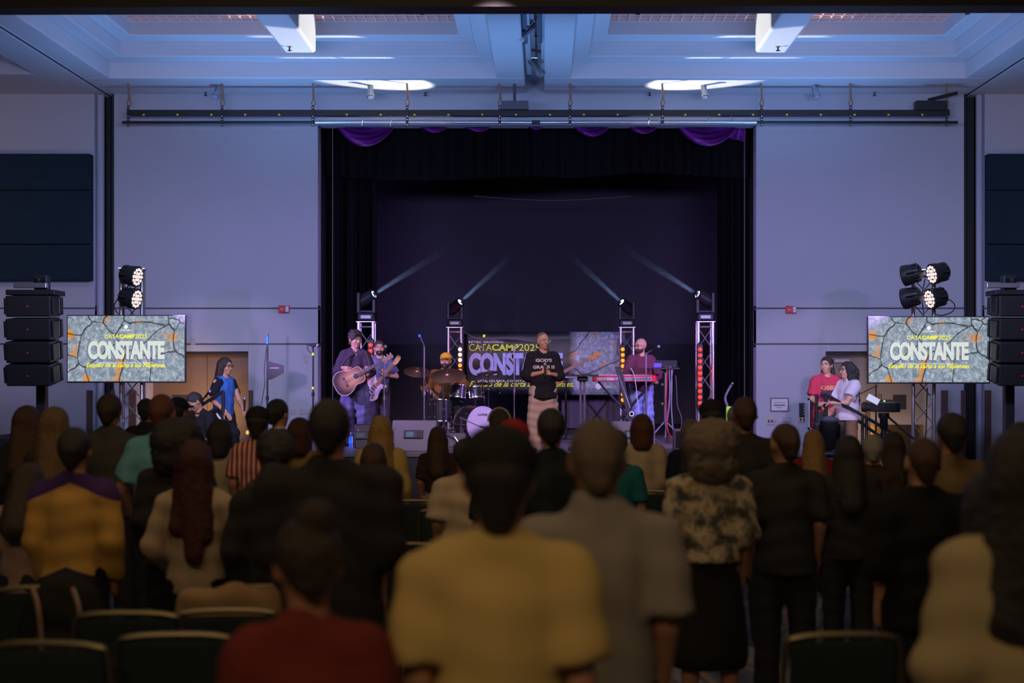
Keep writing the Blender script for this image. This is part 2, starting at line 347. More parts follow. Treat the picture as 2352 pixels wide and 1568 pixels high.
# beams between the coffers (undersides at ZS)
zt = ZS+.36
cbox('ceiling_beam', CL[0]-.42, CL[1]+.47, YF, DW-.42, ZS, zt, bev=.02); cbox('ceiling_beam', CR[0]-.44, CR[1]+.42, YF, DW-.42, ZS, zt, bev=.02)
cbox('ceiling_moulding', CL[0]-.42, CL[1]+.47, DW-.48, DW-.02, ZS-.0, zt, bev=.03); cbox('ceiling_moulding', CR[0]-.44, CR[1]+.42, DW-.48, DW-.02, ZS-.0, zt, bev=.03)
for x0, x1 in ((CL[0]-.42, CL[0]), (CL[1], CL[1]+.47), (CR[0]-.44, CR[0]), (CR[1], CR[1]+.42)): cbox('ceiling_beam', x0, x1, 8, YF, ZS, zt, bev=.02)
for x0, x1 in (CL, CR):
    cbox('ceiling_beam', x0, x1, 18.6, YN, ZS, zt, bev=.02); cbox('ceiling_beam', x0, x1, 8, 13, ZS, zt)
    cbox('ceiling_field', x0, x1, 8, 18.6, ZS+.9, ZS+1.0)
    c = (x0+x1)/2+(.28 if x0 < 0 else -.25)
    cbox('coffer_divider', c-.24, c+.24, 19.3, 21.85, ZS, ZS+.9, bev=.04)
cbox('ceiling_field', -15, 15, -4, 8, ZS, ZS+.3)
cbox('ceiling_roof', -15, 15, 8, 26, ZC+.3, ZC+.5)
cbox('channel_top', CL[1]+.4, CR[0]-.4, 8, DW, ZS+.42, ZS+.5); cbox('channel_ledge', -.30, -.21, 8, 24.4, ZS+.2, ZS+.25, bev=.01); cbox('channel_ledge', -.05, .02, 8, 24.4, ZS+.2, ZS+.25, bev=.01)
# partition tracks and outer ceiling bays
for sx, xc, x0, x1 in ((-1, -7.74, -15, -7.82), (1, 7.5, 7.58, 15)):
    cbox('partition_track', xc-.03, xc+.03, 8, DW+.3, ZS+.02, ZS+.1, blackm)
    e0, e1 = (CL[0]-.42, xc-.03) if sx < 0 else (xc+.03, CR[1]+.42)
    cbox('ceiling_beam', min(e0, xc+.03) if sx < 0 else CR[1]+.42, CL[0]-.42 if sx < 0 else xc-.03, 8, DW+.3, ZS, zt, bev=.01)
    if sx < 0: cbox('ceiling_beam', -8.4, xc-.03, 8, DW+.3, ZS, zt, bev=.01); cbox('ceiling_beam', -15, -8.4, 23.4, DW+.3, ZS, zt, bev=.02); cbox('coffer_step', -15, -8.4, 22.9, 23.4, ZS+.2, ZS+.5, bev=.02); cbox('coffer_step', -8.7, -8.4, 8, 22.9, ZS+.2, ZS+.5, bev=.02); cbox('ceiling_field', -15, -8.4, 8, 23, ZS+.45, ZS+.6)
    else: cbox('ceiling_beam', xc+.03, 8.15, 8, DW+.3, ZS, zt, bev=.01); cbox('ceiling_beam', 8.15, 15, 23.4, DW+.3, ZS, zt, bev=.02); cbox('coffer_step', 8.15, 15, 22.9, 23.4, ZS+.2, ZS+.5, bev=.02); cbox('coffer_step', 8.15, 8.45, 8, 22.9, ZS+.2, ZS+.5, bev=.02); cbox('ceiling_field', 8.15, 15, 8, 23, ZS+.45, ZS+.6)
# black masking beam hung across the hall nearer the camera
b = B(); D = 14.0; zl, zr = zz(18, D), zz(11, D)
b.add([(-8, D, zl), (8, D, zr), (8, D, zr+.5), (-8, D, zl+.5), (-8, D+.3, zl), (8, D+.3, zr), (8, D+.3, zr+.5), (-8, D+.3, zl+.5)], [(0, 1, 2, 3), (7, 6, 5, 4), (0, 4, 5, 1), (3, 2, 6, 7), (0, 3, 7, 4), (1, 5, 6, 2)])
tag(b.obj('masking_beam', blackm), 'black masking beam hung across the hall at the top edge', 'beam')
# sprinklers
sprk = [(253, 22, 19.2), (970, 20, 19.2), (1465, 18, 19.2), (2222, 16, 19.2), (665, 96, 20.4+1), (1787, 95, 20.4+1), (472, 212, 24.9), (977, 212, 24.9), (1492, 212, 24.9), (2009, 212, 24.9)]
slab = ['first sprinkler head from the left on the near ceiling beam', 'second sprinkler head from the left on the near ceiling beam', 'third sprinkler head from the left on the near ceiling beam', 'rightmost sprinkler head on the near ceiling beam',
        'sprinkler head under the lit divider of the left coffer', 'sprinkler head under the lit divider of the right coffer', 'sprinkler head above the left end of the lighting bar', 'sprinkler head near the wall between two straps left of centre',
        'sprinkler head near the wall right of the ceiling channel', 'sprinkler head near the wall above the right end of the lighting bar']
for (px, py, D), lb in zip(sprk, slab):
    x = xx(px, D); t = thing('sprinkler_head', lb, 'sprinkler', (x, D, ZS), 0, 'ceiling sprinklers')
    B().cyl((0, 0, 0), (0, 0, -.06), .012, 8).obj('stem', darkmetal, t); B().cyl((0, 0, -.06), (0, 0, -.066), .035, 10).obj('deflector', darkmetal, t)
    B().cyl((0, 0, 0), (0, 0, -.008), .035, 10).obj('escutcheon', alu, t)
# track spotlights
def can(lab, top, dirv, L=.26, r=.055):
    t = thing('track_spotlight', lab, 'spotlight', top, 0, 'small track spotlights'); d = Vector(dirv).normalized(); c = Vector((0, 0, -.12))
    B().cyl((0, 0, 0), (0, 0, -.1), .01, 6).obj('stem', darkmetal, t); B().cyl((-.06, 0, -.003), (.06, 0, -.003), .012, 6).obj('mount', alu, t)
    B().lathe([(r*.5, 0), (r*.9, .01), (r*.9, L*.7), (r*1.15, L*.8), (r*1.15, L)], c-d*L*.3, d, 14).obj('can_body', alu, t, smooth=True)
    b = B(); b.lathe([(r*.9, 0), (r*.9, .004)], c+d*(L*.7+.002), d, 14); b.obj('lens', mat('spot_lens', (.5, .55, .7), .15, .5), t)
for px, d, lb in ((502, (-.25, -.6, -1), 'small silver track spotlight under the left coffer, first from the left'), (851, (.1, -.5, -1), 'small silver track spotlight above the left part of the lighting bar, second from left'),
                  (1617, (.08, -.5, -1), 'small silver track spotlight right of the ceiling channel, third from left'), (1872, (.1, -.5, -1), 'small silver track spotlight on the right, last along the wall')):
    can(lb, (xx(px, 24.3), 24.3, ZS+.06), d)
ch = thing('track_rail', 'copper coloured track rail running along the central ceiling channel', 'rail', (-.13, 22, ZS+.38)); B().box((0, -.5, 0), (.03, 6, .03)).obj('rail', mat('copper_rail', (.4, .16, .08), .4, .6), ch)
for y in (20.2, 21.2, 22.3, 23.2): B().box((0, y-22, .01), (.05, .08, .05)).obj('rail_clip', alu, ch)
can('small grey spotlight hanging in the central ceiling channel, nearer one', (xx(1217, 21.0), 21.0, ZS+.3), (-.5, -.3, -.6), .34, .06)
can('small grey spotlight hanging in the central ceiling channel, farther one', (xx(1226, 23.3), 23.3, ZS+.25), (.5, -.3, -.7), .34, .06)
for k, (px, D) in enumerate(((1207, 20.6), (1240, 20.6))):
    t = thing('strip_light', 'unlit strip light on the %s side of the ceiling channel' % ('left', 'right')[k], 'strip light', (xx(px, D+1), D, ZS+.16)); B().cyl((0, -1.2, 0), (0, 1.2, 0), .035, 12).obj('tube', mat('unlit_tube', (.12, .16, .22), .4), t, smooth=True); B().box((0, -.4, .06), (.02, .02, .1)).obj('bracket', alu, t); B().box((0, .8, .06), (.02, .02, .1)).obj('bracket', alu, t)
# ================================================================ lighting bar in front of the wall
DB = 24.2
bar = thing('lighting_bar', 'long black raceway and pipe hung on straps in front of the stage wall', 'lighting bar', (0, DB, 0))
B().box(((xx(297, DB)+xx(2180, DB))/2, 0, zz(260, DB)), (xx(2180, DB)-xx(297, DB), .1, .105), bev=.01).obj('raceway', darkmetal, bar)
for a, c, k in ((283, 725, 0), (725, 1222, 1), (1240, 1737, 1), (1737, 2198, 0)):
    B().cyl((xx(a, DB), -.05, zz(282, DB)), (xx(c, DB), -.05, zz(282, DB)), .024, 10).obj('pipe', alu if k else darkmetal, bar, smooth=True)
B().box((xx(1231, DB), -.05, zz(282, DB)), (.14, .06, .06)).obj('pipe_coupler', blackm, bar)
B().bb(xx(1151, DB), xx(1214, DB), -.12, .05, zz(253, DB), zz(234, DB)).obj('junction_box', mat('grey_box', (.09, .09, .12), .5), bar)
B().bb(xx(2102, DB), xx(2172, DB), -.1, .1, zz(254, DB), zz(233, DB)).obj('junction_box', darkmetal, bar)
ym = mat('yellow_sticker', (.75, .70, .04), .5)
for k in range(24): B().box((xx(332+k*77.6, DB), -.053, zz(264.5, DB)), (.034, .004, .026)).obj('socket_sticker', ym, bar)
strapm = mat('rope_strap', (.30, .17, .10), .8)
sh = [297, 512, 720, 936, 1148, 1309, 1521, 1748, 1952, 2172]
for px in sh:
    x = xx(px, DB); h = B(); h.bb(x-.022, x+.022, -.075, -.06, zz(291, DB), zz(245, DB)); h.obj('hanger_bracket', darkmetal, bar)
    for q in (249, 269, 276, 288): B().cyl((x, -.082, zz(q, DB)), (x, -.074, zz(q, DB)), .012, 8).obj('bolt', alu, bar)
    lp = [(x+.0, -.04, ZS), (x+.02, -.04, zz(228, DB)), (x+.035, -.04, zz(236, DB)), (x+.01, -.04, zz(245, DB)), (x-.025, -.04, zz(238, DB)), (x, -.04, zz(226, DB)), (x-.01, -.04, ZS)]
    B().tube(spline(lp, 4, False), .012, 6).obj('sling', strapm, bar, smooth=True)
B().tube([(xx(2130, DB), -.05, zz(231, DB)), (xx(2195, DB), -.1, zz(216, DB))], .03, 8).obj('conduit', darkmetal, bar, smooth=True)
B().cyl((xx(1182, DB), 0, zz(234, DB)), (xx(1182, DB), 0, ZS), .025, 8).obj('conduit', MC['grey_box'], bar)
# clips hanging from pipe
for px, h in ((833, 24), (898, 26), (1488, 20), (1516, 16), (1624, 10), (1678, 10)):
    B().tube([(xx(px, DB), -.09, zz(268, DB)), (xx(px+2, DB), -.1, zz(280, DB)), (xx(px, DB), -.09, zz(268+h, DB))], .008, 6).obj('hook_clip', chrome, bar)
# ================================================================ curtains
def sheet(name, x0, x1, ztop, zbot, y, waves, amp, m, lab, cat, parent=None, bot=None, th=.02, nx=None):
    nx = nx or waves*8; nz = 10; vs = []; fs = []
    for s_ in (0, 1):
        for j in range(nz+1):
            for i in range(nx+1):
                u = i/nx; zb = zbot if bot is None else bot(u); a = amp*(.6+.4*j/nz)*(1+.4*math.sin(u*17+1))
                vs.append((x0+(x1-x0)*u+.3*amp*math.sin(u*waves*4.1), y+a*math.sin(u*waves*2*math.pi+.5*math.sin(u*9))+s_*th, ztop+(zb-ztop)*j/nz))
    n1 = (nx+1)*(nz+1)
    for j in range(nz):
        for i in range(nx):
            a = j*(nx+1)+i; fs.append((a, a+nx+1, a+nx+2, a+1)); fs.append((n1+a, n1+a+1, n1+a+nx+2, n1+a+nx+1))
    for i in range(nx): a = i; fs.append((a, a+1, n1+a+1, n1+a)); a = nz*(nx+1)+i; fs.append((a+1, a, n1+a, n1+a+1))
    for j in range(nz):
        a = j*(nx+1); fs.append((a+nx+1, a, n1+a, n1+a+nx+1)); a = j*(nx+1)+nx; fs.append((a, a+nx+1, n1+a+nx+1, n1+a))
    o = B().add(vs, fs).obj(name, m, parent, smooth=True)
    if lab: tag(o, lab, cat)
    return o
SZ = .75                                                    # stage floor height
zt_ = zz(272, DW)
sheet('stage_curtain', XL1+.02, xx(862, 26.0), 7.2, SZ, 26.0, 11, .09, drape, 'black pleated leg curtain at the left side of the stage', 'curtain')
sheet('stage_curtain', xx(1648, 26.0), XR0-.02, 7.2, SZ, 26.0, 11, .09, drape, 'black pleated leg curtain at the right side of the stage', 'curtain')
sheet('stage_valance', XL1+.06, XR0-.06, 7.5, zz(412, 25.8), 25.75, 46, .05, drape, 'black pleated valance across the top of the stage opening', 'valance', bot=lambda u: zz(404+10*math.sin(u*7)+12*math.exp(-((u-.6)/.1)**2), 25.75))
sheet('backdrop_curtain', -4.9, 4.9, 7.4, SZ, 30.6, 7, .05, backd, 'dark full width backdrop curtain at the rear of the stage', 'curtain')
# purple satin swags
sw = thing('swag_valance', 'purple satin swag draped along the top of the stage opening', 'valance', (0, 25.45, 0))
for (a, c, low) in ((765, 915, 335), (950, 1045, 303), (1050, 1145, 301), (1195, 1265, 296), (1305, 1410, 312), (1430, 1520, 306), (1545, 1700, 334)):
    n = 20; rows = 9; vs = []; fs = []; D = 25.45
    for j in range(rows+1):
        f = j/rows
        for i in range(n+1):
            u = i/n; sag = (1-(2*u-1)**2)**.8
            py = 270+(low-270)*sag*(.25+.75*f)+4*f
            vs.append((xx(a+(c-a)*u*(1)+0, D), -.15*abs(math.sin(f*math.pi*4+u*1.5))*(.3+sag)-.02*f, zz(py, D)))
    for j in range(rows):
        for i in range(n): q = j*(n+1)+i; fs.append((q, q+n+1, q+n+2, q+1))
    o = B().add(vs, fs).obj('swag', purple, sw, smooth=True); md = o.modifiers.new('t', 'SOLIDIFY'); md.thickness = .012
vs = [(xx(1690+k*2.3, 25.45), -.04*math.sin(k*1.5), zz(280, 25.45)) for k in range(10)]+[(xx(1672+k*4.2, 25.45), -.06*math.sin(k*1.5), zz(318+k*.8, 25.45)) for k in range(10)]
o = B().add(vs, [(k, k+10, k+11, k+1) for k in range(9)]).obj('tail', purple, sw, smooth=True); o.modifiers.new('t', 'SOLIDIFY').thickness = .012
cv = [(xx(1088+k*36.2, 28), 28, zz(450+10*math.sin(k/10*math.pi), 28)) for k in range(11)]
tag(B().tube(cv, .007, 5).obj('slack_cable', mat('grey_cable', (.2, .17, .2), .6)), 'thin slack cable sagging across the dark upper stage', 'cable')
for px, D in ((764, 25.6), (1710, 25.6)):
    tag(B().cyl((xx(px, D), D, SZ), (xx(px, D), D, 6.9), .008, 6).obj('pull_cord', MC['grey_cable']), 'thin pull cord hanging beside the %s stage curtain' % ('left' if px < 1000 else 'right'), 'cord')
# ================================================================ STAGE
YE = 19.56
stage = bpy.data.objects.new('stage_platform', None); COL.objects.link(stage); tag(stage, 'low stage platform of dark planks with a black front skirt', 'stage')
XS0, XS1 = -4.1, 3.75
plank = mat('stage_plank', (.16, .13, .14), .38, noise=.35, nscale=3, stretch=(.3, 6, 6), bump=.05)
for k in range(26):
    y0 = YE+k*.215
    B().bb(XS0, XS1, y0, y0+.209, SZ-.04, SZ).obj('stage_board', plank, stage)
B().bb(XS0-.0, XS1, YE+.02, 25.1, 0.02, SZ-.045).obj('skirt', blackm, stage)
B().bb(XL1+.02, XR0-.02, 25.13, 31.5, .0, SZ).obj('rear_deck', mat('stage_deck_dark', (.03, .026, .032), .5), stage)
for sx in (-1, 1):
    x0, x1 = ((-5.75, XS0-.01) if sx < 0 else (XS1+.01, 5.2))
    t = thing('side_landing', 'black %s landing with steps beside the stage' % ('left' if sx < 0 else 'right'), 'landing', (0, 0, 0))
    B().bb(x0+(.5 if sx < 0 else 0), x1-(.5 if sx > 0 else 0), 19.3, 21.5, 0.0, .45).obj('landing_deck', blackm, t)
    for k, (a, h) in enumerate(((.0, .15), (.25, .30))):
        if sx < 0: B().bb(x0+a-.2, x0+a+.05, 19.3, 20.6, 0, h).obj('step', blackm, t)
        else: B().bb(x1-a-.05, x1-a+.2, 19.3, 20.6, 0, h).obj('step', blackm, t)
# low black platform at the far left
tag(B().bb(-8.2, xx(32, 20.5), 20.3, 22, 0, zz(1005, 20.5)).obj('side_table', mat('table_cloth_black', (.014, .012, .014), .8), None, bevel=.01), 'low black covered table at the far left wall', 'table')
# ================================================================ TRUSS TOWERS
def truss(lab, x, D, z0, z1, wd=.29, rz=0, group='lattice truss towers', ch=.025, step=.33, name='truss_tower'):
    t = thing(name, lab, 'truss', (x, D, z0), rz, group); H = z1-z0; h = wd/2-ch
    cs = [(-h, -h), (h, -h), (h, h), (-h, h)]
    for cx, cy in cs: B().cyl((cx, cy, .01), (cx, cy, H-.01), ch, 10).obj('chord', alu, t, smooth=True)
    B().box((0, 0, .006), (wd+.12, wd+.12, .012)).obj('base_plate', alu, t)
    B().box((0, 0, H-.006), (wd+.02, wd+.02, .012)).obj('top_plate', alu, t)
    for k in range(4):
        a = cs[k]; b = cs[(k+1) % 4]
        for z in (.06, H-.09): B().cyl((*a, z), (*b, z), .011, 6).obj('cross_bar', alu, t)
        n = max(1, int(round((H-.2)/step))); dz = (H-.2)/n
        for i in range(n):
            p, q = (a, b) if (i+k) % 2 else (b, a)
            B().cyl((*p, .08+i*dz), (*q, .08+(i+1)*dz), .009, 6).obj('brace', alu, t)
    return t
ZTT = 2.71
DO, DI = 23.7, 26.8
xo0, xo1, xi0, xi1 = xx(842, DO), xx(1619, DO), xx(1045, DI), xx(1440, DI)
truss('silver lattice tower behind the two guitarists', xo0, DO, SZ, ZTT)
truss('silver lattice tower behind the drummer', xi0, DI, SZ, ZTT)
truss('silver lattice tower behind the bald keyboard player', xi1, DI, SZ, ZTT)
truss('silver lattice tower at the right of the stage with the full red lamp bar', xo1, DO, SZ, ZTT)
# --- LED bars
def led_bar(lab, x, D, zt, n, cols, pitch=.0985):
    t = thing('lamp_bar', lab, 'stage light', (x, D, 0)); L_ = n*pitch+.08
    B().box((0, 0, zt-L_/2), (.10, .07, L_), bev=.01).obj('housing', darkmetal, t)
    for k in range(n):
        c = cols[min(k, len(cols)-1)]; z = zt-.09-k*pitch
        B().lathe([(.045, 0), (.045, .012), (.036, .014)], (0, -.035, z), (0, -1, 0), 14).obj('lamp_ring', darkmetal, t)
        b = B(); b.lathe([(.036, 0), (.032, .014), (.016, .024)], (0, -.047, z), (0, -1, 0), 14); b.obj('lamp', c, t, smooth=True)
    for z in (zt+.01, zt-L_-.01): B().cyl((-.02, .0, z-.02), (.02, .0, z+.02), .022, 8).obj('clamp', darkmetal, t)
RED = mat('lamp_red', (.5, .02, .01), .3, emit=(1, .035, .015), es=1.6)
ORA = mat('lamp_orange', (.6, .1, .01), .3, emit=(1, .22, .01), es=2.2)
PAL = mat('lamp_pale', (.6, .6, .5), .3, emit=(.55, .9, .55), es=2.0)
led_bar('vertical bar of red lamps on the tower behind the guitarists', xx(852, DO-.22), DO-.22, zz(780, DO-.22), 10, [RED])
led_bar('vertical bar of lamps on the tower behind the drummer, pale at its top', xx(1057, DI-.22), DI-.22, zz(791, DI-.22), 10, [PAL, PAL, PAL, ORA, ORA, RED], .1)
led_bar('vertical bar of orange lamps on the tower behind the keyboard player', xx(1430, DI-.22), DI-.22, zz(791, DI-.22), 10, [ORA], .105)
led_bar('vertical bar of ten red lamps on the rightmost stage tower', xx(1607, DO-.22), DO-.22, zz(790, DO-.22), 10, [RED])
lamp('POINT', 'red_spill', (xx(1057, DI-.5), DI-.5, zz(820, DI-.5)), (1, .03, .02), 5, shadow_soft_size=.1)
lamp('POINT', 'orange_spill', (xx(1430, DI-.5), DI-.5, zz(830, DI-.5)), (1, .2, .02), 2, shadow_soft_size=.1)
lamp('POINT', 'red_spill_right', (xx(1607, DO-.4), DO-.4, zz(860, DO-.4)), (1, .03, .02), 3, shadow_soft_size=.1)
# --- moving heads with their beams
lensm = mat('beam_lens', (.8, .9, .9), .2, emit=(.62, .85, .88), es=1.5)
hazem = bpy.data.materials.new('haze'); hazem.use_nodes = True; nt = hazem.node_tree; nt.nodes.clear()
vs_ = nt.nodes.new('ShaderNodeVolumeScatter'); vs_.inputs['Density'].default_value = .05; vs_.inputs['Color'].default_value = (.30, .48, 1, 1); vs_.inputs['Anisotropy'].default_value = .0
ou = nt.nodes.new('ShaderNodeOutputMaterial')
tcn = N(nt, 'ShaderNodeTexCoord'); nzn = N(nt, 'ShaderNodeTexNoise', Scale=22.0, Detail=6.0, Roughness=.85); nt.links.new(tcn.outputs['Object'], nzn.inputs['Vector'])
spn = N(nt, 'ShaderNodeSeparateXYZ'); nt.links.new(tcn.outputs['Object'], spn.inputs[0])
ml = N(nt, 'ShaderNodeMapRange'); ml.inputs[1].default_value = .45; ml.inputs[2].default_value = .75; ml.inputs[3].default_value = .3; ml.inputs[4].default_value = 2.6; nt.links.new(nzn.outputs[0], ml.inputs[0])
md_ = N(nt, 'ShaderNodeMath', operation='MULTIPLY'); md_.inputs[1].default_value = .022; nt.links.new(ml.outputs[0], md_.inputs[0])
m3_ = N(nt, 'ShaderNodeMapRange'); m3_.inputs[1].default_value = .2; m3_.inputs[2].default_value = 1.5; m3_.inputs[3].default_value = 1.0; m3_.inputs[4].default_value = 0.02; nt.links.new(spn.outputs[2], m3_.inputs[0])  # mist thinned along the cone so the beam fades out
m4_ = N(nt, 'ShaderNodeMath', operation='MULTIPLY'); nt.links.new(md_.outputs[0], m4_.inputs[0]); nt.links.new(m3_.outputs[0], m4_.inputs[1])
nt.links.new(m4_.outputs[0], vs_.inputs['Density']); nt.links.new(vs_.outputs[0], ou.inputs['Volume'])
def moving_head(lab, x, D, z, tgt, scale=1., lit=True, power=3600, hz=None):
    s = scale; t = thing('moving_head_light', lab, 'stage light', (x, D, z)); 
    b = B().box((0, 0, .075*s), (.27*s, .24*s, .13*s), bev=.03*s); b.obj('base', darkmetal, t)
    p = B().box((0, -.121*s, .075*s), (.16*s, .004, .05*s)); p.obj('display_panel', mat('pale_print', (.45, .45, .5), .4), t)
    for sx in (-1, 1): B().box((sx*.128*s, 0, .31*s), (.055*s, .17*s, .35*s), bev=.015*s).obj('yoke_arm', darkmetal, t)
    B().box((0, 0, .165*s), (.28*s, .14*s, .05*s), bev=.02*s).obj('yoke_base', darkmetal, t)
    c = Vector((0, 0, .38*s)); d = (Vector(tgt)-Vector((x, D, z))-c).normalized() if tgt is not None else Vector((0, -.3, 1)).normalized()
    B().lathe([(.06*s, -.17*s), (.095*s, -.14*s), (.105*s, -.02*s), (.092*s, .12*s), (.098*s, .15*s), (.08*s, .155*s)], c, d, 22).obj('head', darkmetal, t, smooth=True)
    b = B(); b.lathe([(.062*s, .156*s), (.05*s, .162*s)], c, d, 20); b.obj('lens', lensm if lit else mat('lens_off', (.05, .06, .1), .1), t, smooth=True)
    if lit:
        o = Vector((x, D, z))+c+d*.2*s
        lamp('SPOT', 'beam_lamp', o, (1.0, .97, .88), power, tgt, spot_size=math.radians(13), spot_blend=.3, shadow_soft_size=.03)
        # added haze cone in the shape of the beam, tinted blue to show it
        hb = B(); hb.lathe([(.035, .0), (.085, 2.0)], (0, 0, 0), (0, 0, 1), 24)
        h = hb.obj('beam_haze', hazem); h.location = o; h.rotation_euler = d.to_track_quat('Z', 'Y').to_euler()
        tag(h, 'thin haze lit by the beam of the '+hz, 'haze')
T1 = (3.48, 21.1, ZS); T2 = (xx(1610, 24.0), 24.0, ZS); T3 = (xx(870, 24.0), 24.0, ZS); T4 = (-3.745, 21.1, ZS)
moving_head('moving head light on the tower behind the guitarists, beam to the right', xo0, DO, ZTT, T1, hz='moving light on the leftmost stage tower')
moving_head('moving head light on the tower behind the drummer, beam to the right', xi0, DI, ZTT, T2, hz='moving light above the drummer')
moving_head('moving head light on the tower behind the keyboard player, beam to the left', xi1, DI, ZTT, T3, hz='moving light above the keyboard player')
moving_head('moving head light on the rightmost stage tower, beam to the left', xo1, DO, ZTT, T4, hz='moving light on the rightmost stage tower')
moving_head('unlit black moving head light on the floor beside the right landing', xx(1903, 18.2), 18.2, .62, None, 1.25, lit=False)
tag(B().box((xx(1903, 18.2), 18.2, .31), (.5, .5, .62), bev=.02).obj('flight_case', blackplastic), 'black case under the unlit moving head by the right landing', 'case')
# ================================================================ SIDE TOWERS WITH SCREENS AND WASH LAMPS
DS = 19.9
truss('tall silver lattice tower behind the left screen', xx(304, DS+.5), DS+.5, 0, zz(617, DS+.5), .34, .2, ch=.027, step=.36)
truss('tall silver lattice tower behind the right screen', xx(2121, DS+.5), DS+.5, 0, zz(620, DS+.5), .34, -.25, ch=.027, step=.36)
scr = stone_mat('screen_stone', True); wl = mat('screen_white', (.02, .02, .02), .4, emit=(.66, .74, .66), es=1.0); yl = mat('screen_yellow', (.02, .02, .02), .4, emit=(.93, .90, .02), es=1.0)
wh = mat('screen_bright', (.02, .02, .02), .4, emit=(.85, .88, .95), es=1.0); shd = mat('screen_shade', (.02, .02, .02), .4, emit=(.15, .13, .30), es=1.0)
def cross_logo(x, z, s, y, m, par):
    b = B(); b.bb(x-s*.5, x+s*.5, y-.002, y, z-s*.2, z+s*.2); b.bb(x-s*.22, x+s*.22, y-.0025, y, z-s*.5, z+s*.5)
    for sx in (-1, 1):
        for sz in (-1, 1): b.box((x+sx*s*.26, y-.001, z+sz*s*.26), (s*.2, .0022, s*.2))
    b.obj('cross_emblem', m, par)
def screen(lab, px0, px1, py0, py1):
    W = (px1-px0)/F*DS; H = (py1-py0)/F*DS; t = thing('display_screen', lab, 'screen', (xx((px0+px1)/2, DS), DS, zz((py0+py1)/2, DS)), 0, 'event screens')
    B().box((0, .03, 0), (W, .06, H), bev=.008).obj('bezel', blackplastic, t)
    B().box((0, -.001, .004), (W-.03, .004, H-.035)).obj('picture', scr, t)
    B().box((0, .15, 0), (.4, .2, .3)).obj('wall_mount', darkmetal, t)
    u = lambda f: (f-.5)*W; v = lambda f: (.5-f)*H
    text('lettering', 'CATA', u(.322), u(.440), v(.345), v(.285), -.004, yl, t, .012)
    text('lettering', 'CAMP', u(.444), u(.572), v(.345), v(.285), -.004, yl, t, .045)
    text('lettering', '2025', u(.576), u(.68), v(.345), v(.285), -.004, yl, t, .012)
    text('lettering_shade', 'CONSTANTE', u(.172), u(.818), v(.67), v(.375), -.004, shd, t, .055, spacing=.90)
    text('lettering', 'CONSTANTE', u(.18), u(.825), v(.655), v(.38), -.006, wl, t, .052, spacing=.90)
    text('lettering', 'UNA IGLESIA CONSTANTE EN MISIÓN.', u(.265), u(.735), v(.715), v(.69), -.004, wh, t, .03, spacing=1.25)
    text('lettering', 'Estudio de la carta a los Filipenses.', u(.165), u(.835), v(.79), v(.705), -.007, yl, t, .022, .45)
    text('lettering', 'CATACUMBAS', u(.455), u(.545), v(.235), v(.215), -.004, wh, t, .03)
    cross_logo(u(.5), v(.175), .055, -.004, wh, t)
screen('wide screen showing cracked stone and CONSTANTE on the left tower', 153, 426, 723, 879)
screen('wide screen showing cracked stone and CONSTANTE on the right tower', 1993, 2274, 726, 881)
def par_can(lab, p, d, lit):
    t = thing('wash_lamp', lab, 'stage light', p); d = Vector(d).normalized()
    b = B(); b.lathe([(.05, -.17), (.10, -.15), (.12, -.10), (.145, .02), (.15, .07), (.15, .09), (.135, .09)], (0, 0, 0), d, 24); b.obj('lamp_body', darkmetal, t, smooth=True)
    q = d.to_track_quat('Z', 'Y')
    for k in range(12):
        a = k*math.pi/6; c = q @ Vector((.128*math.cos(a), .128*math.sin(a), -.06)); B().box(c, (.012, .03, .13), R=(q.to_matrix() @ Matrix.Rotation(a, 3, 'Z'))).obj('cooling_fin', darkmetal, t)
    em = mat('wash_cell_lit', (.7, .6, .5), .3, emit=(1, .78, .66), es=.8) if lit else mat('wash_cell_off', (.1, .1, .15), .2)
    for k in range(19):
        r, a = (0, 0) if k == 0 else ((.052, k*math.pi/3) if k < 7 else (.104, k*math.pi/6))
        b = B(); c = q @ Vector((r*math.cos(a), r*math.sin(a), .092)); b.lathe([(.024, 0), (.018, .01)], c, d, 10); b.obj('lamp_cell', em, t)
    B().tube([q @ Vector((-.16, 0, 0)), q @ Vector((-.17, 0, -.1)), q @ Vector((0, .0, -.2)), q @ Vector((.17, 0, -.1)), q @ Vector((.16, 0, 0))], .012, 6).obj('yoke', darkmetal, t)
for lb, px, py, d, lit in (('upper wash lamp on top of the left tower, cells lit', 303, 633, (.95, -.26, -.2), True), ('lower wash lamp on the left tower just above the screen', 301, 684, (.95, -.26, -.2), True),
                      ('upper finned wash lamp on the left side of the right tower, turned to the stage', 2090, 630, (-.8, .55, -.2), False), ('lower finned wash lamp on the left side of the right tower', 2089, 683, (-.8, .55, -.2), False),
                      ('upper wash lamp on the right side of the right tower, cells lit', 2153, 627, (-.94, -.27, -.22), True), ('lower wash lamp on the right side of the right tower, cells lit', 2148, 684, (-.94, -.27, -.22), True)):
    par_can(lb, tuple(pt(px, py, DS+.12)), d, lit)
def wires(lab, *lines, D, r=.008, m=cable):
    b = B()
    for l in lines: b.tube(spline([tuple(pt(a, c, D+(e[0] if e else 0))) for a, c, *e in l], 5, False), r, 5)
    return tag(b.obj('cable', m, None, smooth=True), lab, 'cable')
wires('black cable looping out from the left tower above the screen', [(300, 650), (285, 668), (268, 690), (262, 706), (275, 724), (290, 735)], D=DS+.3)
wires('black cable looping from the right tower wash lamp above the screen', [(2160, 690), (2180, 688), (2193, 700), (2188, 715), (2165, 724), (2150, 722)], D=DS+.2)
wires('black cables running down inside the right lattice tower', [(2125, 640), (2118, 680), (2122, 720)], [(2130, 890), (2128, 950), (2126, 1010)], D=DS+.5)
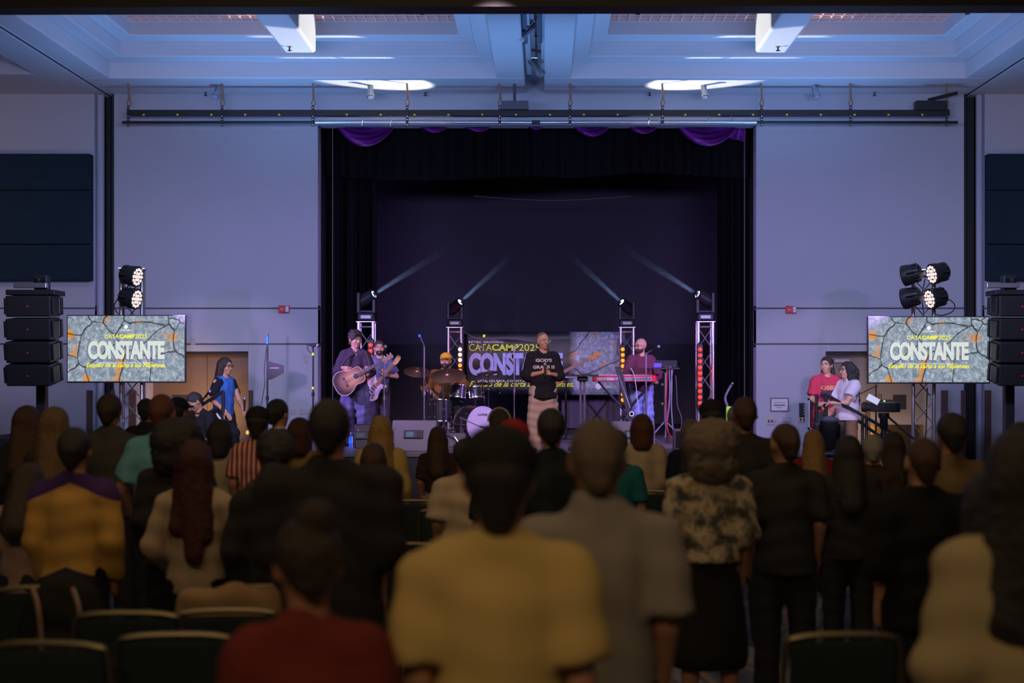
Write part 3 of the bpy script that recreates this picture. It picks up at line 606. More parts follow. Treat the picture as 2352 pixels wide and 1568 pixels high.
# ================================================================ LINE ARRAY SPEAKERS
redm = mat('red_badge', (.6, .03, .02), .4, emit=(.5, .02, .01), es=.1)  # faint glow added to the badge colour, it is no lamp
def array(side, px, labs):
    D = 19.3; s = side
    for k in range(4):
        t = thing('line_array_speaker', labs[k], 'speaker', (xx(px, D)+s*-.0, D, zz(703+k*51.5, D)), s*.45, 'stacked line array speakers'); t.rotation_euler = (math.radians(3+2.5*k), 0, s*.06)
        B().box((0, 0, 0), (.62, .34, .285), taper=None, bev=.012).obj('cabinet', blackplastic, t)
        B().box((0, -.176, 0), (.56, .012, .255), bev=.004).obj('grille', mat('grille_black', (.008, .008, .008), .7, bump=.4, bscale=400), t)
        B().box((0, -.184, .0), (.022, .004, .022)).obj('badge', redm, t)
        for sx in (-1, 1):
            B().box((sx*.33, -.05, 0), (.03, .2, .22), bev=.008).obj('rigging_plate', darkmetal, t); B().cyl((sx*.325, .08, -.1), (sx*.325, .08, .1), .012, 8).obj('side_handle', alu, t)
            B().box((sx*.335, .12, 0), (.05, .06, .24), bev=.008).obj('corner_block', darkmetal, t)
    st = thing('speaker_stand', '%s black stand and flying bar carrying the line array' % ('left', 'right')[s > 0], 'stand', (xx(px, D), D+.35, 0)); 
    B().box((0, 0, 1.25), (.13, .13, 2.5), bev=.01).obj('mast', darkmetal, st); B().box((0, -.25, zz(672, D)), (.66, .45, .07), bev=.01).obj('fly_bar', darkmetal, st)
    B().box((-.12, -.1, zz(653, D)), (.45, .1, .07), bev=.008).obj('cross_arm', alu, st); B().box((.0, 0, zz(645, D)), (.18, .16, .2), bev=.01).obj('winch', darkmetal, st)
    for q in (-.05, .05): B().cyl((q, -.09, zz(640, D)), (q, -.11, zz(640, D)), .03, 10).obj('bolt_head', chrome, st)
    for a in (0.6, 2.2, 3.9, 5.4): B().tube([(0, 0, .9), (.6*math.cos(a), .6*math.sin(a), .03)], .02, 6).obj('leg', alu, st)
    return st
array(-1, 76, ['topmost box of the left line array', 'second box from the top of the left line array', 'third box from the top of the left line array', 'lowest box of the left line array'])
array(1, 2336, ['topmost box of the right line array', 'second box from the top of the right line array', 'third box from the top of the right line array', 'lowest box of the right line array'])
# ================================================================ WALL FITTINGS
for lab, px, py in (('red fire alarm with strobe on the left wall', 653, 710), ('red fire alarm with strobe on the right wall', 1816, 711)):
    t = thing('fire_alarm', lab, 'fire alarm', (xx(px, DW), DW-.001, zz(py, DW))); B().box((0, -.03, 0), (.19, .06, .13), bev=.01).obj('alarm_box', mat('alarm_red', (.55, .02, .03), .4), t); B().box((.06, -.065, 0), (.055, .03, .11), bev=.01).obj('strobe', mat('strobe_clear', (.7, .7, .75), .2), t)
    B().box((-.03, -.062, -.0), (.06, .004, .008)).obj('lettering', white, t)
def plate(lab, px0, px1, py0, py1, m=mat('plate_grey', (.42, .40, .44), .6), cat='wall plate', name='wall_plate'):
    w, h = (px1-px0)/F*DW, (py1-py0)/F*DW; t = thing(name, lab, cat, (xx((px0+px1)/2, DW), DW, zz((py0+py1)/2, DW)))
    B().box((0, -.012, 0), (w, .024, h), bev=.005).obj('plate', m, t)
    for sx in (-1, 1): B().cyl((sx*w*.4, -.024, 0), (sx*w*.4, -.027, 0), .006, 6).obj('screw', alu, t)
    return t
plate('small grey wall plate to the right of the left screen', 438, 449, 776, 792); plate('grey wall plate right of the antenna shadow on the left wall', 699, 708, 816, 833)
plate('low grey floor box plate on the left wall, left one', 663, 680, 940, 951); plate('low grey floor box plate on the left wall, right one', 688, 705, 940, 951)
plate('blank grey wall plate below the framed notice', 1797, 1816, 957, 968)
t = plate('socket plate with blue plugs near the right corner of the stage', 1760, 1778, 957, 975, mat('plate_cream', (.6, .5, .36), .6))
for dx in (-.03, .03): B().box((dx, -.05, 0), (.03, .06, .04)).obj('plug', mat('plug_blue', (.02, .06, .5), .4), t)
t = plate('socket plate beside the right doorway, under the dark control box', 1834, 1850, 957, 970, MC['plate_cream'])
for dx in (-.03, .03): B().box((dx, -.04, 0), (.02, .03, .05)).obj('plug', darkmetal, t)
t = thing('control_box', 'small dark control box on the wall left of the fire extinguisher cabinet', 'control box', (xx(1841, DW), DW, zz(941, DW))); B().box((0, -.04, 0), (.09, .08, .24), bev=.005).obj('box', darkmetal, t)
for k in range(4): B().box((.03, -.082, .08-k*.05), (.02, .005, .02)).obj('button', alu, t)
t = thing('notice_frame', 'framed white notice on the right wall beside the stage', 'notice', (xx(1790, DW), DW, zz(929, DW)))
B().box((0, -.012, 0), (.325, .024, .245), bev=.003).obj('frame', mat('frame_dark', (.12, .11, .14), .4), t); B().box((0, -.025, 0), (.285, .006, .205)).obj('paper', mat('paper', (.7, .7, .72), .7), t)
ink = mat('ink', (.05, .05, .08), .6)
text('lettering', 'LANGUAGE NOTICE', -.10, .10, .025, .042, -.029, ink, t, .02); text('lettering', 'INTERPRETER', -.05, .05, -.06, -.045, -.029, ink, t, .02); B().box((0, -.0285, -.01), (.2, .002, .022)).obj('ruled_line', MC['frame_dark'], t)
t = thing('extinguisher_cabinet', 'white fire extinguisher cabinet with a red cylinder at the right doorway', 'cabinet', (xx(1868, DW), DW, zz(950, DW)))
b = B(); W_, H_ = .19, .54
B().box((0, -.03, H_/2-.015), (.20, .06, .03)).obj('frame_rail', mat('cabinet_white', (.7, .7, .72), .5), t); B().box((0, -.03, -H_/2+.015), (.20, .06, .03)).obj('frame_rail', MC['cabinet_white'], t)
for sx in (-1, 1): B().box((sx*.085, -.03, 0), (.03, .06, H_)).obj('frame_stile', MC['cabinet_white'], t)
B().box((0, -.004, 0), (.18, .006, H_-.03)).obj('back', darkmetal, t); b = B(); b.lathe([(.05, 0), (.055, .02), (.055, .3), (.03, .36), (.015, .38), (.015, .42)], (0, -.06, -.25), n=14); b.obj('extinguisher', mat('ext_red', (.5, .02, .03), .3), t, smooth=True)
# ================================================================ BANNER
DBn = 27.1
bw, bh = (1436-1067)/F*DBn, (906-762)/F*DBn
t = thing('stage_banner', 'wide dark banner with CATACAMP2025 and CONSTANTE hung between the towers', 'banner', (xx(1251, DBn), DBn, zz(834, DBn)))
vs = []; fs = []
for j in range(9):
    for i in range(41): vs.append((bw*(i/40-.5), .015*math.sin(i*.5+j)*math.sin(j*.4)+.02*math.sin(j*1.2), bh*(.5-j/8)))
for j in range(8):
    for i in range(40): q = j*41+i; fs.append((q, q+41, q+42, q+1))
o = B().add(vs, fs).obj('banner_cloth', stone_mat('banner_stone', False, True, 1.1, bw), t, smooth=True); o.modifiers.new('t', 'SOLIDIFY').thickness = .006
by = mat('banner_yellow', (.70, .92, .02), .5); bl = mat('banner_lilac', (.38, .44, .78), .5); bx = lambda px: xx(px, DBn)-xx(1251, DBn); bz = lambda py: zz(py, DBn)-zz(834, DBn)
text('lettering', 'RETIRO NACIONAL', bx(1077), bx(1157), bz(788), bz(782.5), -.05, white, t, .03, spacing=1.2)
text('lettering', 'CATA', bx(1078), bx(1130), bz(806), bz(790), -.05, by, t, .005); text('lettering', 'CAMP', bx(1130), bx(1192), bz(806), bz(790), -.05, by, t, .045); text('lettering', '2025', bx(1192), bx(1240), bz(806), bz(790), -.05, by, t, .005)
text('lettering', 'CONSTANTE', bx(1077), bx(1293), bz(862), bz(810), -.05, bl, t, .052, spacing=.90)
text('lettering', 'UNA IGLESIA CONSTANTE EN MISIÓN.', bx(1098), bx(1285), bz(877), bz(871), -.05, white, t, .03, spacing=1.25)
text('lettering', 'Estudio de la carta a los Filipenses.', bx(1078), bx(1318), bz(892), bz(875), -.055, by, t, .02, .45)
cross_logo(bx(1374), bz(887), .12, -.05, white, t); text('lettering', 'CATACUMBAS', bx(1382), bx(1404), bz(891), bz(887), -.05, white, t, .03)
for px in (1067, 1436):
    for py in (763, 904): B().cyl((bx(px), -.01, bz(py)), (bx(px)+(-.25 if px < 1200 else .1), .0, bz(py)+(.1 if py < 800 else -.05)), .006, 5).obj('tie_cord', MC['grey_cable'], t)
for px in (1148, 1250, 1390): B().cyl((bx(px), -.03, bz(902)), (bx(px), -.036, bz(902)), .014, 10).obj('eyelet', chrome, t)
wires('white slack strap drawn from the drummer tower across the banner top', [(1067, 762), (1100, 778), (1160, 776), (1230, 783)], D=26.9, r=.007, m=MC['grey_cable'])
# folded table behind the band with dark cases
t = thing('stage_riser', 'dark covered table and cases standing behind the preacher and the bassist', 'table', (xx(1370, 27.6), 27.6, SZ)); B().box((0, .3, .33), (1.35, .5, .62), bev=.01).obj('cloth_cover', mat('violet_grey_cloth', (.09, .07, .11), .9), t)
for k, dx in enumerate((-.55, -.2, .2, .55)): B().box((dx, .03, .3), (.03, .03, .55)).obj('leg', darkmetal, t)
B().tube([(-.2, 0, .05), (.2, 0, .55)], .012).obj('brace', darkmetal, t); B().tube([(.2, 0, .05), (-.2, 0, .55)], .012).obj('brace', darkmetal, t)
# ================================================================ STANDS, MICROPHONES
def mic(par, p, d, m=darkmetal, grey=mat('mic_grille', (.35, .35, .4), .35, .7)):
    d = Vector(d).normalized(); p = Vector(p)
    B().cyl(p, p+d*.15, .012, 10, .018).obj('microphone_body', m, par, smooth=True); B().ball(p+d*.17, .027, 12).obj('microphone_grille', grey, par, smooth=True)
def stand(lab, px, D, z0, pytop, boom=None, micdir=None, col=darkmetal, tape=None, name='microphone_stand', rbase=.28, cat='microphone stand', r=.013):
    x = xx(px, D); t = thing(name, lab, cat, (x, D, z0)); H = zz(pytop, D)-z0
    B().cyl((0, 0, .12), (0, 0, H), r, 10).obj('pole', col, t, smooth=True); B().cyl((0, 0, H*.5), (0, 0, H*.5+.06), r*1.8, 10).obj('clutch', col, t)
    for k in range(3):
        a = k*2.094+.4; B().tube([(0, 0, .16), (rbase*math.cos(a), rbase*math.sin(a), .012)], .011, 6).obj('leg', col, t)
    e = Vector((0, 0, H))
    if boom: e = e+Vector(boom); B().tube([(0, 0, H), tuple(e)], .009, 6).obj('boom', col, t); B().ball((0, 0, H), .022, 8).obj('boom_joint', col, t)
    if micdir: mic(t, e, micdir)
    for q, c in (tape or []): B().cyl((0, 0, q-.02), (0, 0, q+.02), r*1.4, 10).obj('tape_band', c, t)
    return t
ntape = mat('neon_tape', (.7, .85, .02), .4, emit=(.5, .6, 0), es=.25); btape = mat('blue_tape', (.02, .2, .7), .4, emit=(0, .1, .5), es=.3)  # both tapes get some glow added to their colour
t = stand('microphone stand with neon tape at the left edge of the stage opening', 719, 21.5, SZ, 795, (-.1, 0, .03), (1, 0, -.1), tape=[(zz(813, 21.5)-SZ, ntape), (zz(891, 21.5)-SZ, ntape)])
B().tube(spline([(-.09, 0, zz(795, 21.5)-SZ+.02), (-.07, 0, zz(805, 21.5)-SZ), (0, 0, zz(812, 21.5)-SZ)], 5, False), .006).obj('cable', cable, t)
t = stand('tall stand with a black paddle antenna in front of the left wall', 614, 21.6, SZ-.3, 768, None, None, name='antenna_stand', cat='stand')
zb = zz(849, 21.6)-SZ+.3; t['label'] = 'tall stand with a black paddle antenna before the left wall'
an = B(); an.prism([(0, -.15), (.06, -.15), (.25, -.05), (.25, .07), (.03, .13), (0, .13)], .03); o = an.obj('paddle_antenna', darkmetal, t); o.location = (0, -.02, zb)
text('lettering', 'SENNHEISER', .05, .18, zb+.02, zb+.035, -.037, MC['pale_print'], t, .02)
B().cyl((0, 0, zz(790, 21.6)-SZ+.3), (0, 0, zz(772, 21.6)-SZ+.3), .02, 10).obj('tape_band', btape, t); B().cyl((0, 0, zz(772, 21.6)-SZ+.3), (0, 0, zz(762, 21.6)-SZ+.3), .018, 10, .008).obj('stand_tip', chrome, t)
wires('thin cable hanging beside the antenna stand', [(612, 800), (607, 850), (608, 880), (600, 930)], D=21.6, r=.005)
singer_mic_px = 888
t = stand('singer microphone stand in front of the second guitarist', 882, 22.0, SZ, 815, None, None, col=mat('stand_grey', (.25, .22, .28), .35, .8))
mic(t, (.02, -.02, zz(812, 22)-SZ), (.1, -.75, .62)); B().tube([(0, 0, zz(815, 22)-SZ), (.04, 0, zz(795, 22)-SZ)], .01).obj('mic_clip', darkmetal, t)
t = stand('tall overhead microphone stand left of the drum kit', 974, 22.3, SZ, 795, (-.06, 0, .16), None, col=MC['stand_grey'], rbase=.25, r=.016); B().cyl((-.07, 0, zz(774, 22.3)-SZ), (-.07, 0, zz(768, 22.3)-SZ), .018).obj('tape_band', btape, t)
t = stand('slim dark microphone stand between the drum kit and the preacher', 1181, 23.2, SZ, 792, (-.5, .1, .13), (-.3, -.1, -1), col=MC['stand_grey'])
B().cyl((-.5, .1, zz(774, 23.2)-SZ), (-.49, .1, zz(768, 23.2)-SZ), .02).obj('tape_band', ntape, t)
t = stand('microphone stand in front of the keyboard player', 1484, 22.0, SZ, 812, (.1, 0, .06), (.35, -.6, .2), col=MC['stand_grey'])
# high round lectern table with two posts
t = thing('lectern_table', 'tall narrow lectern table on two silver posts right of the preacher', 'table', (xx(1338, 20.6), 20.6, SZ)); H = zz(862, 20.6)-SZ
B().box((0, 0, H), (.46, .3, .025), bev=.008).obj('table_top', blackplastic, t); B().box((0, 0, H-.05), (.16, .16, .07), taper=None, bev=.02).obj('top_bracket', darkmetal, t)
for sx in (-1, 1): B().cyl((sx*.028, 0, .02), (sx*.028, 0, H-.03), .018, 10).obj('post', MC['stand_grey'], t, smooth=True)
B().box((0, 0, .015), (.42, .42, .03), bev=.01).obj('foot_plate', darkmetal, t)
for dx, r_ in ((-.14, .03), (.02, .02), (.12, .025)): B().ball((dx, 0, H+.02), (r_, r_, .012), 8).obj('table_clutter', chrome, t)
t = thing('side_shelf', 'small pink topped shelf behind the preacher at elbow height', 'shelf', (xx(1300, 23.6), 23.6, SZ)); H = zz(866, 23.6)-SZ; B().box((0, 0, H), (.34, .25, .03), bev=.01).obj('shelf_top', mat('pink_grey', (.35, .25, .35), .4), t); B().cyl((0, 0, 0), (0, 0, H), .015, 8).obj('post', darkmetal, t); B().box((0, 0, .01), (.3, .3, .02)).obj('foot_plate', darkmetal, t)
# keyboard
DK = 22.3; kx0, kx1 = xx(1366, DK), xx(1508, DK); kz = zz(869, DK)
t = thing('stage_keyboard', 'red stage keyboard in front of the bald musician', 'keyboard', ((kx0+kx1)/2, DK, kz), .12); kw = kx1-kx0
kr = mat('keyboard_red', (.65, .015, .04), .35)
B().box((-.02, 0, 0), (kw, .33, .1), bev=.008).obj('case', kr, t); B().box((-.05, -.168, -.005), (kw-.1, .006, .06)).obj('rear_panel', mat('panel_silver', (.35, .33, .4), .35, .5), t)
text('lettering', 'nord stage 3', -kw/2+.02, -kw/2+.33, -.022, .014, -.172, white, t, .02)
for k in range(6): B().box((.1+k*.05, -.172, -.005), (.03, .006, .015)).obj('socket', darkmetal, t)
for k in range(14): B().box((-kw/2+.08+k*.062, .06, .053), (.056, .13, .012)).obj('key', mat('key_white', (.75, .72, .75), .3), t)
st = thing('keyboard_stand', 'black stand carrying the red keyboard', 'stand', ((kx0+kx1)/2, DK, SZ)); H = kz-.055-SZ
for sy in (-1, 1): B().tube([(-.42, sy*.13, .02), (.42, sy*.13, H)], .016, 6).obj('leg', darkmetal, st); B().tube([(.42, sy*.13, .02), (-.42, sy*.13, H)], .016, 6).obj('leg', darkmetal, st)
for sx in (-1, 1): B().tube([(sx*.42, -.16, H-.01), (sx*.42, .16, H-.01)], .016, 6).obj('top_bar', darkmetal, st)
wires('white cable dropping from the red keyboard', [(1448, 845), (1455, 857), (1460, 880), (1465, 930), (1468, 975)], D=22.0, r=.008, m=mat('pale_cable', (.5, .48, .55), .5))
# tall black slanted banner stand with lettering
t = thing('accessory_case', 'long black padded case with white lettering leaning before the keyboard', 'case', (xx(1432, 21.9), 21.9, SZ)); b = B()
P = [(1413, 842), (1425, 842), (1450, 968), (1432, 975)]
b.prism([(xx(a, 21.9)-xx(1432, 21.9), zz(c, 21.9)-SZ) for a, c in ((1452, 1000), (1413, 842), (1427, 842), (1462, 1000))][::-1], .06); b.obj('case_body', mat('case_dark', (.03, .024, .03), .6), t)
text('lettering', 'SEQUENTIAL', .0, .001, 0, .001, 0, white, t) if 0 else None
rl = random.Random(3)
for k in range(26):                                        # worn, unreadable vertical lettering: upper word blue grey, lower word white
    f = k/25; a_ = 1421+(1447-1421)*f; c_ = 862+(935-862)*f; big = k < 15
    B().box((xx(a_, 21.9)-xx(1432, 21.9), -.031, zz(c_, 21.9)-SZ), (rl.uniform(.02, .035) if big else .014, .003, .011 if big else .008), R=Matrix.Rotation(.24+rl.uniform(-.3, .3), 3, 'Y')).obj('printed_mark', mat('mark_bluegrey', (.16, .17, .28), .6) if big else white, t)
B().lathe([(.038, 0), (.038, .004), (.024, .004), (.024, 0)], (xx(1452, 21.9)-xx(1432, 21.9)-.01, -.031, zz(950, 21.9)-SZ), (0, -1, 0), 16).obj('round_logo', white, t)
# tripod table with mixer right of the keyboardist
DT_ = 22.2; t = thing('mixer_stand', 'tripod stand with a small laptop and mixer right of the keyboard player', 'stand', (xx(1528, DT_), DT_, SZ)); H = zz(846, DT_)-SZ
B().box((0, 0, H), (.42, .3, .03), bev=.008).obj('tray', blackplastic, t); B().box((.02, .05, H+.07), (.34, .02, .12), R=Matrix.Rotation(-.5, 3, 'X')).obj('device', blackplastic, t)
B().box((-.13, -.12, H+.05), (.12, .05, .07), bev=.01).obj('mixer', mat('violet_lit', (.06, .03, .3), .4, emit=(.15, .08, .9), es=.6), t)
for k in range(5): B().cyl((-.15+k*.07, -.13, H+.03), (-.15+k*.07, -.13, H+.05), .01, 8).obj('knob', chrome, t)
for z in (H-.05, H-.25, H-.55): B().ball((-.045, -.02, z), .022, 8).obj('clamp_knob', mat('olive_knob', (.3, .35, .1), .4), t)
B().cyl((0, 0, .3), (0, 0, H), .02, 10).obj('pole', MC['stand_grey'], t, smooth=True)
for a in (-2.6, -.5, 1.4): B().tube([(0, 0, .36), (.38*math.cos(a), .38*math.sin(a), .015)], .014, 6).obj('leg', MC['stand_grey'], t)
wires('bundle of grey cables hanging from the mixer stand', [(1536, 842), (1538, 880), (1537, 930), (1530, 980), (1528, 1005)], [(1541, 842), (1543, 880), (1542, 930), (1546, 990)], [(1545, 845), (1539, 900), (1534, 950)], D=DT_-.12, r=.011, m=mat('violet_grey_cable', (.2, .18, .25), .5))
wires('red cable hanging from the mixer stand to the stage floor', [(1529, 842), (1532, 860), (1530, 930), (1533, 980), (1540, 1002), (1553, 1007)], D=DT_-.14, r=.008, m=mat('red_cable', (.6, .02, .05), .4))
wires('thin black cable curling beside the right stage tower', [(1552, 862), (1554, 890), (1556, 930), (1566, 965), (1558, 1012)], D=23, r=.006, m=MC['grey_cable'])
# floor monitors
mgrey = mat('monitor_grey', (.15, .13, .17), .55)
def wedge(lab, px0, px1, py0, py1, D, rz, hole=True, cm=None):
    w = (px1-px0)/F*D; h = zz(py0, D)-SZ; t = thing('floor_monitor', lab, 'speaker', (xx((px0+px1)/2, D), D, SZ), rz, 'wedge floor monitors')
    o = B().prism([(0, 0), (.42, 0), (.42, h*.45), (.26, h), (.12, h)], w, Matrix.Rotation(math.pi/2, 4, 'Z')).obj('cabinet', cm or mgrey, t, bevel=.012)
    # slanted back panel towards the hall
    n = Vector((0, -h, -.12)).normalized() if 0 else None
    for k in (-1, 1): B().cyl((k*(w/2-.04), .075, h*.75), (k*(w/2-.04), .068, h*.76), .012, 8).obj('screw', alu, t)
    Rm = Matrix.Rotation(-math.atan2(.12, h), 3, 'X')
    B().box((0, .052, h*.55), (.28, .02, .12), R=Rm, bev=.01).obj('connector_plate', darkmetal, t); B().box((-.05, .042, h*.55), (.12, .01, .08), R=Rm, bev=.01).obj('handle_recess', mat('recess_teal', (.03, .06, .07), .3), t); B().box((.08, .042, h*.55), (.06, .01, .08), R=Rm, bev=.01).obj('port_recess', blackm, t)
    return t
wedge('large grey floor monitor in front of the drum kit', 896, 1000, 966, 1010, 20.2, -.12)
wedge('grey floor monitor in front of the keyboard player', 1408, 1508, 968, 1010, 20.4, .12)
wedge('small black floor monitor at the left guitarist feet', 818, 856, 975, 1012, 20.9, .3, cm=darkmetal)
t = thing('foot_speaker', 'small pinkish speaker box at the right end of the stage front', 'speaker', (xx(1562, 20.6), 20.6, SZ)); B().box((0, 0, .15), (.2, .22, .3), bev=.02).obj('cabinet', mgrey, t); B().box((0, -.112, .15), (.15, .006, .24)).obj('grille', MC['grille_black'], t)
# bottles at the guitarist's feet
for px, lb, c in ((806, 'blue water bottle at the left guitarist feet', (.03, .15, .7)), (812, 'clear bottle with a yellow label at the guitarist feet', (.5, .5, .55))):
    t = thing('water_bottle', lb, 'bottle', (xx(px, 21.2), 21.2, SZ)); B().lathe([(.03, 0), (.033, .02), (.033, .14), (.013, .19), (.013, .2)], n=12).obj('bottle_body', mat('bottle_'+lb[:4], c, .2), t, smooth=True)
    B().cyl((0, 0, .2), (0, 0, .225), .015, 8).obj('cap', white, t); B().cyl((0, 0, .06), (0, 0, .12), .0345, 12).obj('label_band', ym if px == 812 else MC['blue_tape'], t)
t = thing('pedal_board', 'small pedal with a yellow top standing behind the guitarist feet', 'pedal', (xx(808, 22.8), 22.8, SZ)); B().box((0, 0, .2), (.1, .1, .4), bev=.01).obj('case', mgrey, t); B().box((0, 0, .43), (.11, .11, .06)).obj('top', mat('neon_yellow', (.7, .7, .03), .4), t)
# neon green bag/level standing at the right curtain
t = thing('neon_post', 'neon green lettered upright case beside the right curtain', 'case', (xx(1674, 22.6), 22.6, SZ)); B().box((0, 0, (zz(933, 22.6)-SZ)/2), (.085, .08, zz(933, 22.6)-SZ), bev=.008).obj('case', mat('neon_green', (.35, .8, .03), .5, emit=(.3, .8, .02), es=.12), t)  # slight glow added to the green, the case is no lamp
for k in range(4): B().box((-.01, -.042, .12+k*.09), (.03, .004, .05)).obj('printed_mark', ink, t)
B().tube(spline([(-.02, 0, zz(933, 22.6)-SZ), (-.05, .05, zz(912, 22.6)-SZ), (.04, .05, zz(885, 22.6)-SZ), (.06, 0, zz(880, 22.6)-SZ)], 5, False), .02, 6).obj('strap', mat('grey_violet_fabric', (.16, .14, .18), .8), t)
# ================================================================ DRUM KIT
dg = mat('drum_shell_grey', (.045, .04, .055), .32, .3, noise=.3, stretch=(1, 1, .1)); skinw = mat('drum_head', (.62, .56, .72), .5); brass = mat('cymbal_bronze', (.34, .16, .10), .32, .85)
def drum(name, lab, c, ax, r, h, head=skinw, lugs=8, parent=None):
    t = thing(name, lab, 'drum', c); ax = Vector(ax).normalized(); q = ax.to_track_quat('Z', 'Y')
    b = B(); b.lathe([(r, -h/2), (r, h/2)], (0, 0, 0), ax, 32); b.obj('shell', dg, t, smooth=True)
    for s in (-1, 1):
        b = B(); b.lathe([(r*1.03, s*h/2-.012), (r*1.045, s*h/2), (r*1.03, s*h/2+.012), (r*.97, s*h/2+.012), (r*.97, s*h/2-.012), (r*1.03, s*h/2-.012)], (0, 0, 0), ax, 32); b.obj('hoop', chrome if name != 'bass_drum' else alu, t, smooth=True)
        b = B(); b.lathe([(r*.96, s*(h/2+.004)), (r*.96, s*(h/2+.007))] if s > 0 else [(r*.96, -h/2-.007), (r*.96, -h/2-.004)], (0, 0, 0), ax, 32); b.obj('drum_head', head, t)
    for k in range(lugs):
        a = 2*math.pi*k/lugs; p = q @ Vector((math.cos(a)*r*1.04, math.sin(a)*r*1.04, 0)); e = ax*(h/2)
        B().cyl(p-e, p+e, .004, 5).obj('tension_rod', chrome, t)
        for s in (-1, 1): B().ball(p+ax*s*h*.3, .014, 6).obj('lug', chrome, t)
    return t
DD = 22.6
bax = Vector((-.55, .83, 0)).normalized()*-1            # axis to the audience, turned a little to the right
bc = pt(1092, 957, DD); bc.z = SZ+.295
bd = drum('bass_drum', 'large bass drum with a lilac front head and script logo', bc, bax, .28, .42, lugs=10)
fq = bax.to_track_quat('Z', 'Y'); ux = Vector((0, 0, 1)).cross(bax).normalized()
lg = text('lettering', 'Ludwig', -.09, .09, .13, .18, -.0, ink, bd, .02, .3); 
lg.matrix_local = Matrix((( ux.x, -bax.x, 0, bax.x*.225), (ux.y, -bax.y, 0, bax.y*.225), (0, 0, 1, 0), (0, 0, 0, 1)))
b = B(); b.lathe([(.075, .0), (.075, .004)], bax*.22+ux*.09+Vector((0, 0, -.1)), bax, 20); b.obj('port_ring', darkmetal, bd)
for s in (-1, 1): B().tube([ux*s*.27+bax*.12+Vector((0, 0, -.05)), ux*s*.42+bax*.22+Vector((0, 0, -.285))], .012, 6).obj('spur', chrome, bd)
t = drum('tom_drum', 'larger hanging tom drum over the left of the bass drum', pt(1052, 900, DD), (.1, .25, 1), .13, .20, lugs=6)
t = drum('tom_drum', 'smaller hanging tom drum over the right of the bass drum', pt(1092, 902, DD), (-.15, .25, 1), .105, .17, lugs=6)
t = drum('floor_tom', 'tall floor tom standing left of the bass drum', pt(1012, 943, DD), (0, .05, 1), .16, .34, lugs=6)
for a in (.3, 2.4, 4.5): p = Vector((.175*math.cos(a), .175*math.sin(a), 0)); B().tube([p+Vector((0, 0, .1)), p+Vector((0, 0, -(pt(1012, 943, DD).z-SZ)+.01))], .008, 6).obj('leg', chrome, t)
t = thing('tom_mount', 'chrome tom mount on top of the bass drum', 'stand', bc+Vector((0, 0, .28)))
B().tube([(0, 0, 0), (0, 0, .2)], .015, 8).obj('post', chrome, t); B().tube([(-.16, 0, .22), (0, 0, .2), (.13, 0, .22)], .012, 6).obj('arm', chrome, t)
for dx in (-.08, .0, .06): B().ball((dx, -.02, .17), .022, 8).obj('wing_nut', chrome, t)
def cymbal(lab, px, py, D, r, tilt, basepx):
    p = pt(px, py, D); t = thing('cymbal_stand', lab, 'cymbal', (xx(basepx, D), D, SZ)); o = Vector((xx(basepx, D), D, SZ)); q = p-o
    n = Vector(tilt).normalized(); b = B(); b.lathe([(.012, .035), (.03, .032), (.045, .012), (r*.6, .004), (r, -.008), (r, -.011), (r*.6, .0), (.04, .006), (.012, .006)], q, n, 36); b.obj('cymbal', brass, t, smooth=True)
    B().cyl((0, 0, .1), (0, 0, q.z*.75), .014, 8).obj('pole', chrome, t); B().tube([(0, 0, q.z*.75), tuple(q+n*.07)], .008, 6).obj('boom_arm', chrome, t)
    for z in (q.z*.5, q.z*.75): B().ball((0, 0, z), .025, 8).obj('clamp', chrome, t)
    B().ball(tuple(q+n*.06), .015, 8).obj('wing_nut', chrome, t)
    for k in range(3): a = k*2.1+.6; B().tube([(0, 0, .3), (.26*math.cos(a), .26*math.sin(a), .012)], .011, 6).obj('leg', chrome, t)
cymbal('bronze crash cymbal left of the drummer on a boom stand', 958, 853, 22.9, .22, (.12, -.42, 1), 985)
cymbal('large bronze ride cymbal right in front of the drummer', 1028, 861, 22.3, .27, (-.05, -.45, 1), 1019)
cymbal('bronze cymbal at the right of the drum kit', 1124, 855, 22.9, .21, (-.1, -.12, 1), 1122)
cymbal('small hi-hat cymbal pair low at the right rear of the kit', 1108, 880, 23.3, .16, (0, -.1, 1), 1112)
t = stand('short microphone stand aimed into the bass drum', 1059, 21.9, SZ, 960, tuple(Vector((.28, .1, -.13))), (.9, .2, -.25), col=chrome, rbase=.18)
t = thing('drum_rug', 'worn reddish rug under the drum kit', 'rug', (xx(1075, 22.2), 22.2, SZ)); B().box((0, 0, .006), (2.0, 1.7, .012)).obj('rug_pile', mat('rug_red', (.16, .06, .05), .9, noise=.5, nscale=10), t)
t = thing('kick_wedge', 'small black wedge speaker beside the floor tom', 'speaker', (xx(1045, 21.2), 21.2, SZ)); B().prism([(0, 0), (.3, 0), (.26, .14), (.08, .22)], .32, Matrix.Rotation(math.pi/2, 4, 'Z')).obj('cabinet', darkmetal, t, bevel=.01); B().tube([(-.12, .02, .2), (0, -.05, .16), (.1, -.1, .02)], .012).obj('carry_rail', chrome, t)
b = B(); random.seed(9)
for k in range(14):
    p = [(xx(1080+random.uniform(-35, 45), 21.4), 21.4+random.uniform(-.5, .5), SZ+.02+random.uniform(0, .03)) for _ in range(5)]
    b.tube(spline(p, 4, False), .006, 4)
tag(b.obj('cable_tangle', cable, smooth=True), 'tangle of black cables on the stage in front of the bass drum', 'cables', kind='stuff')
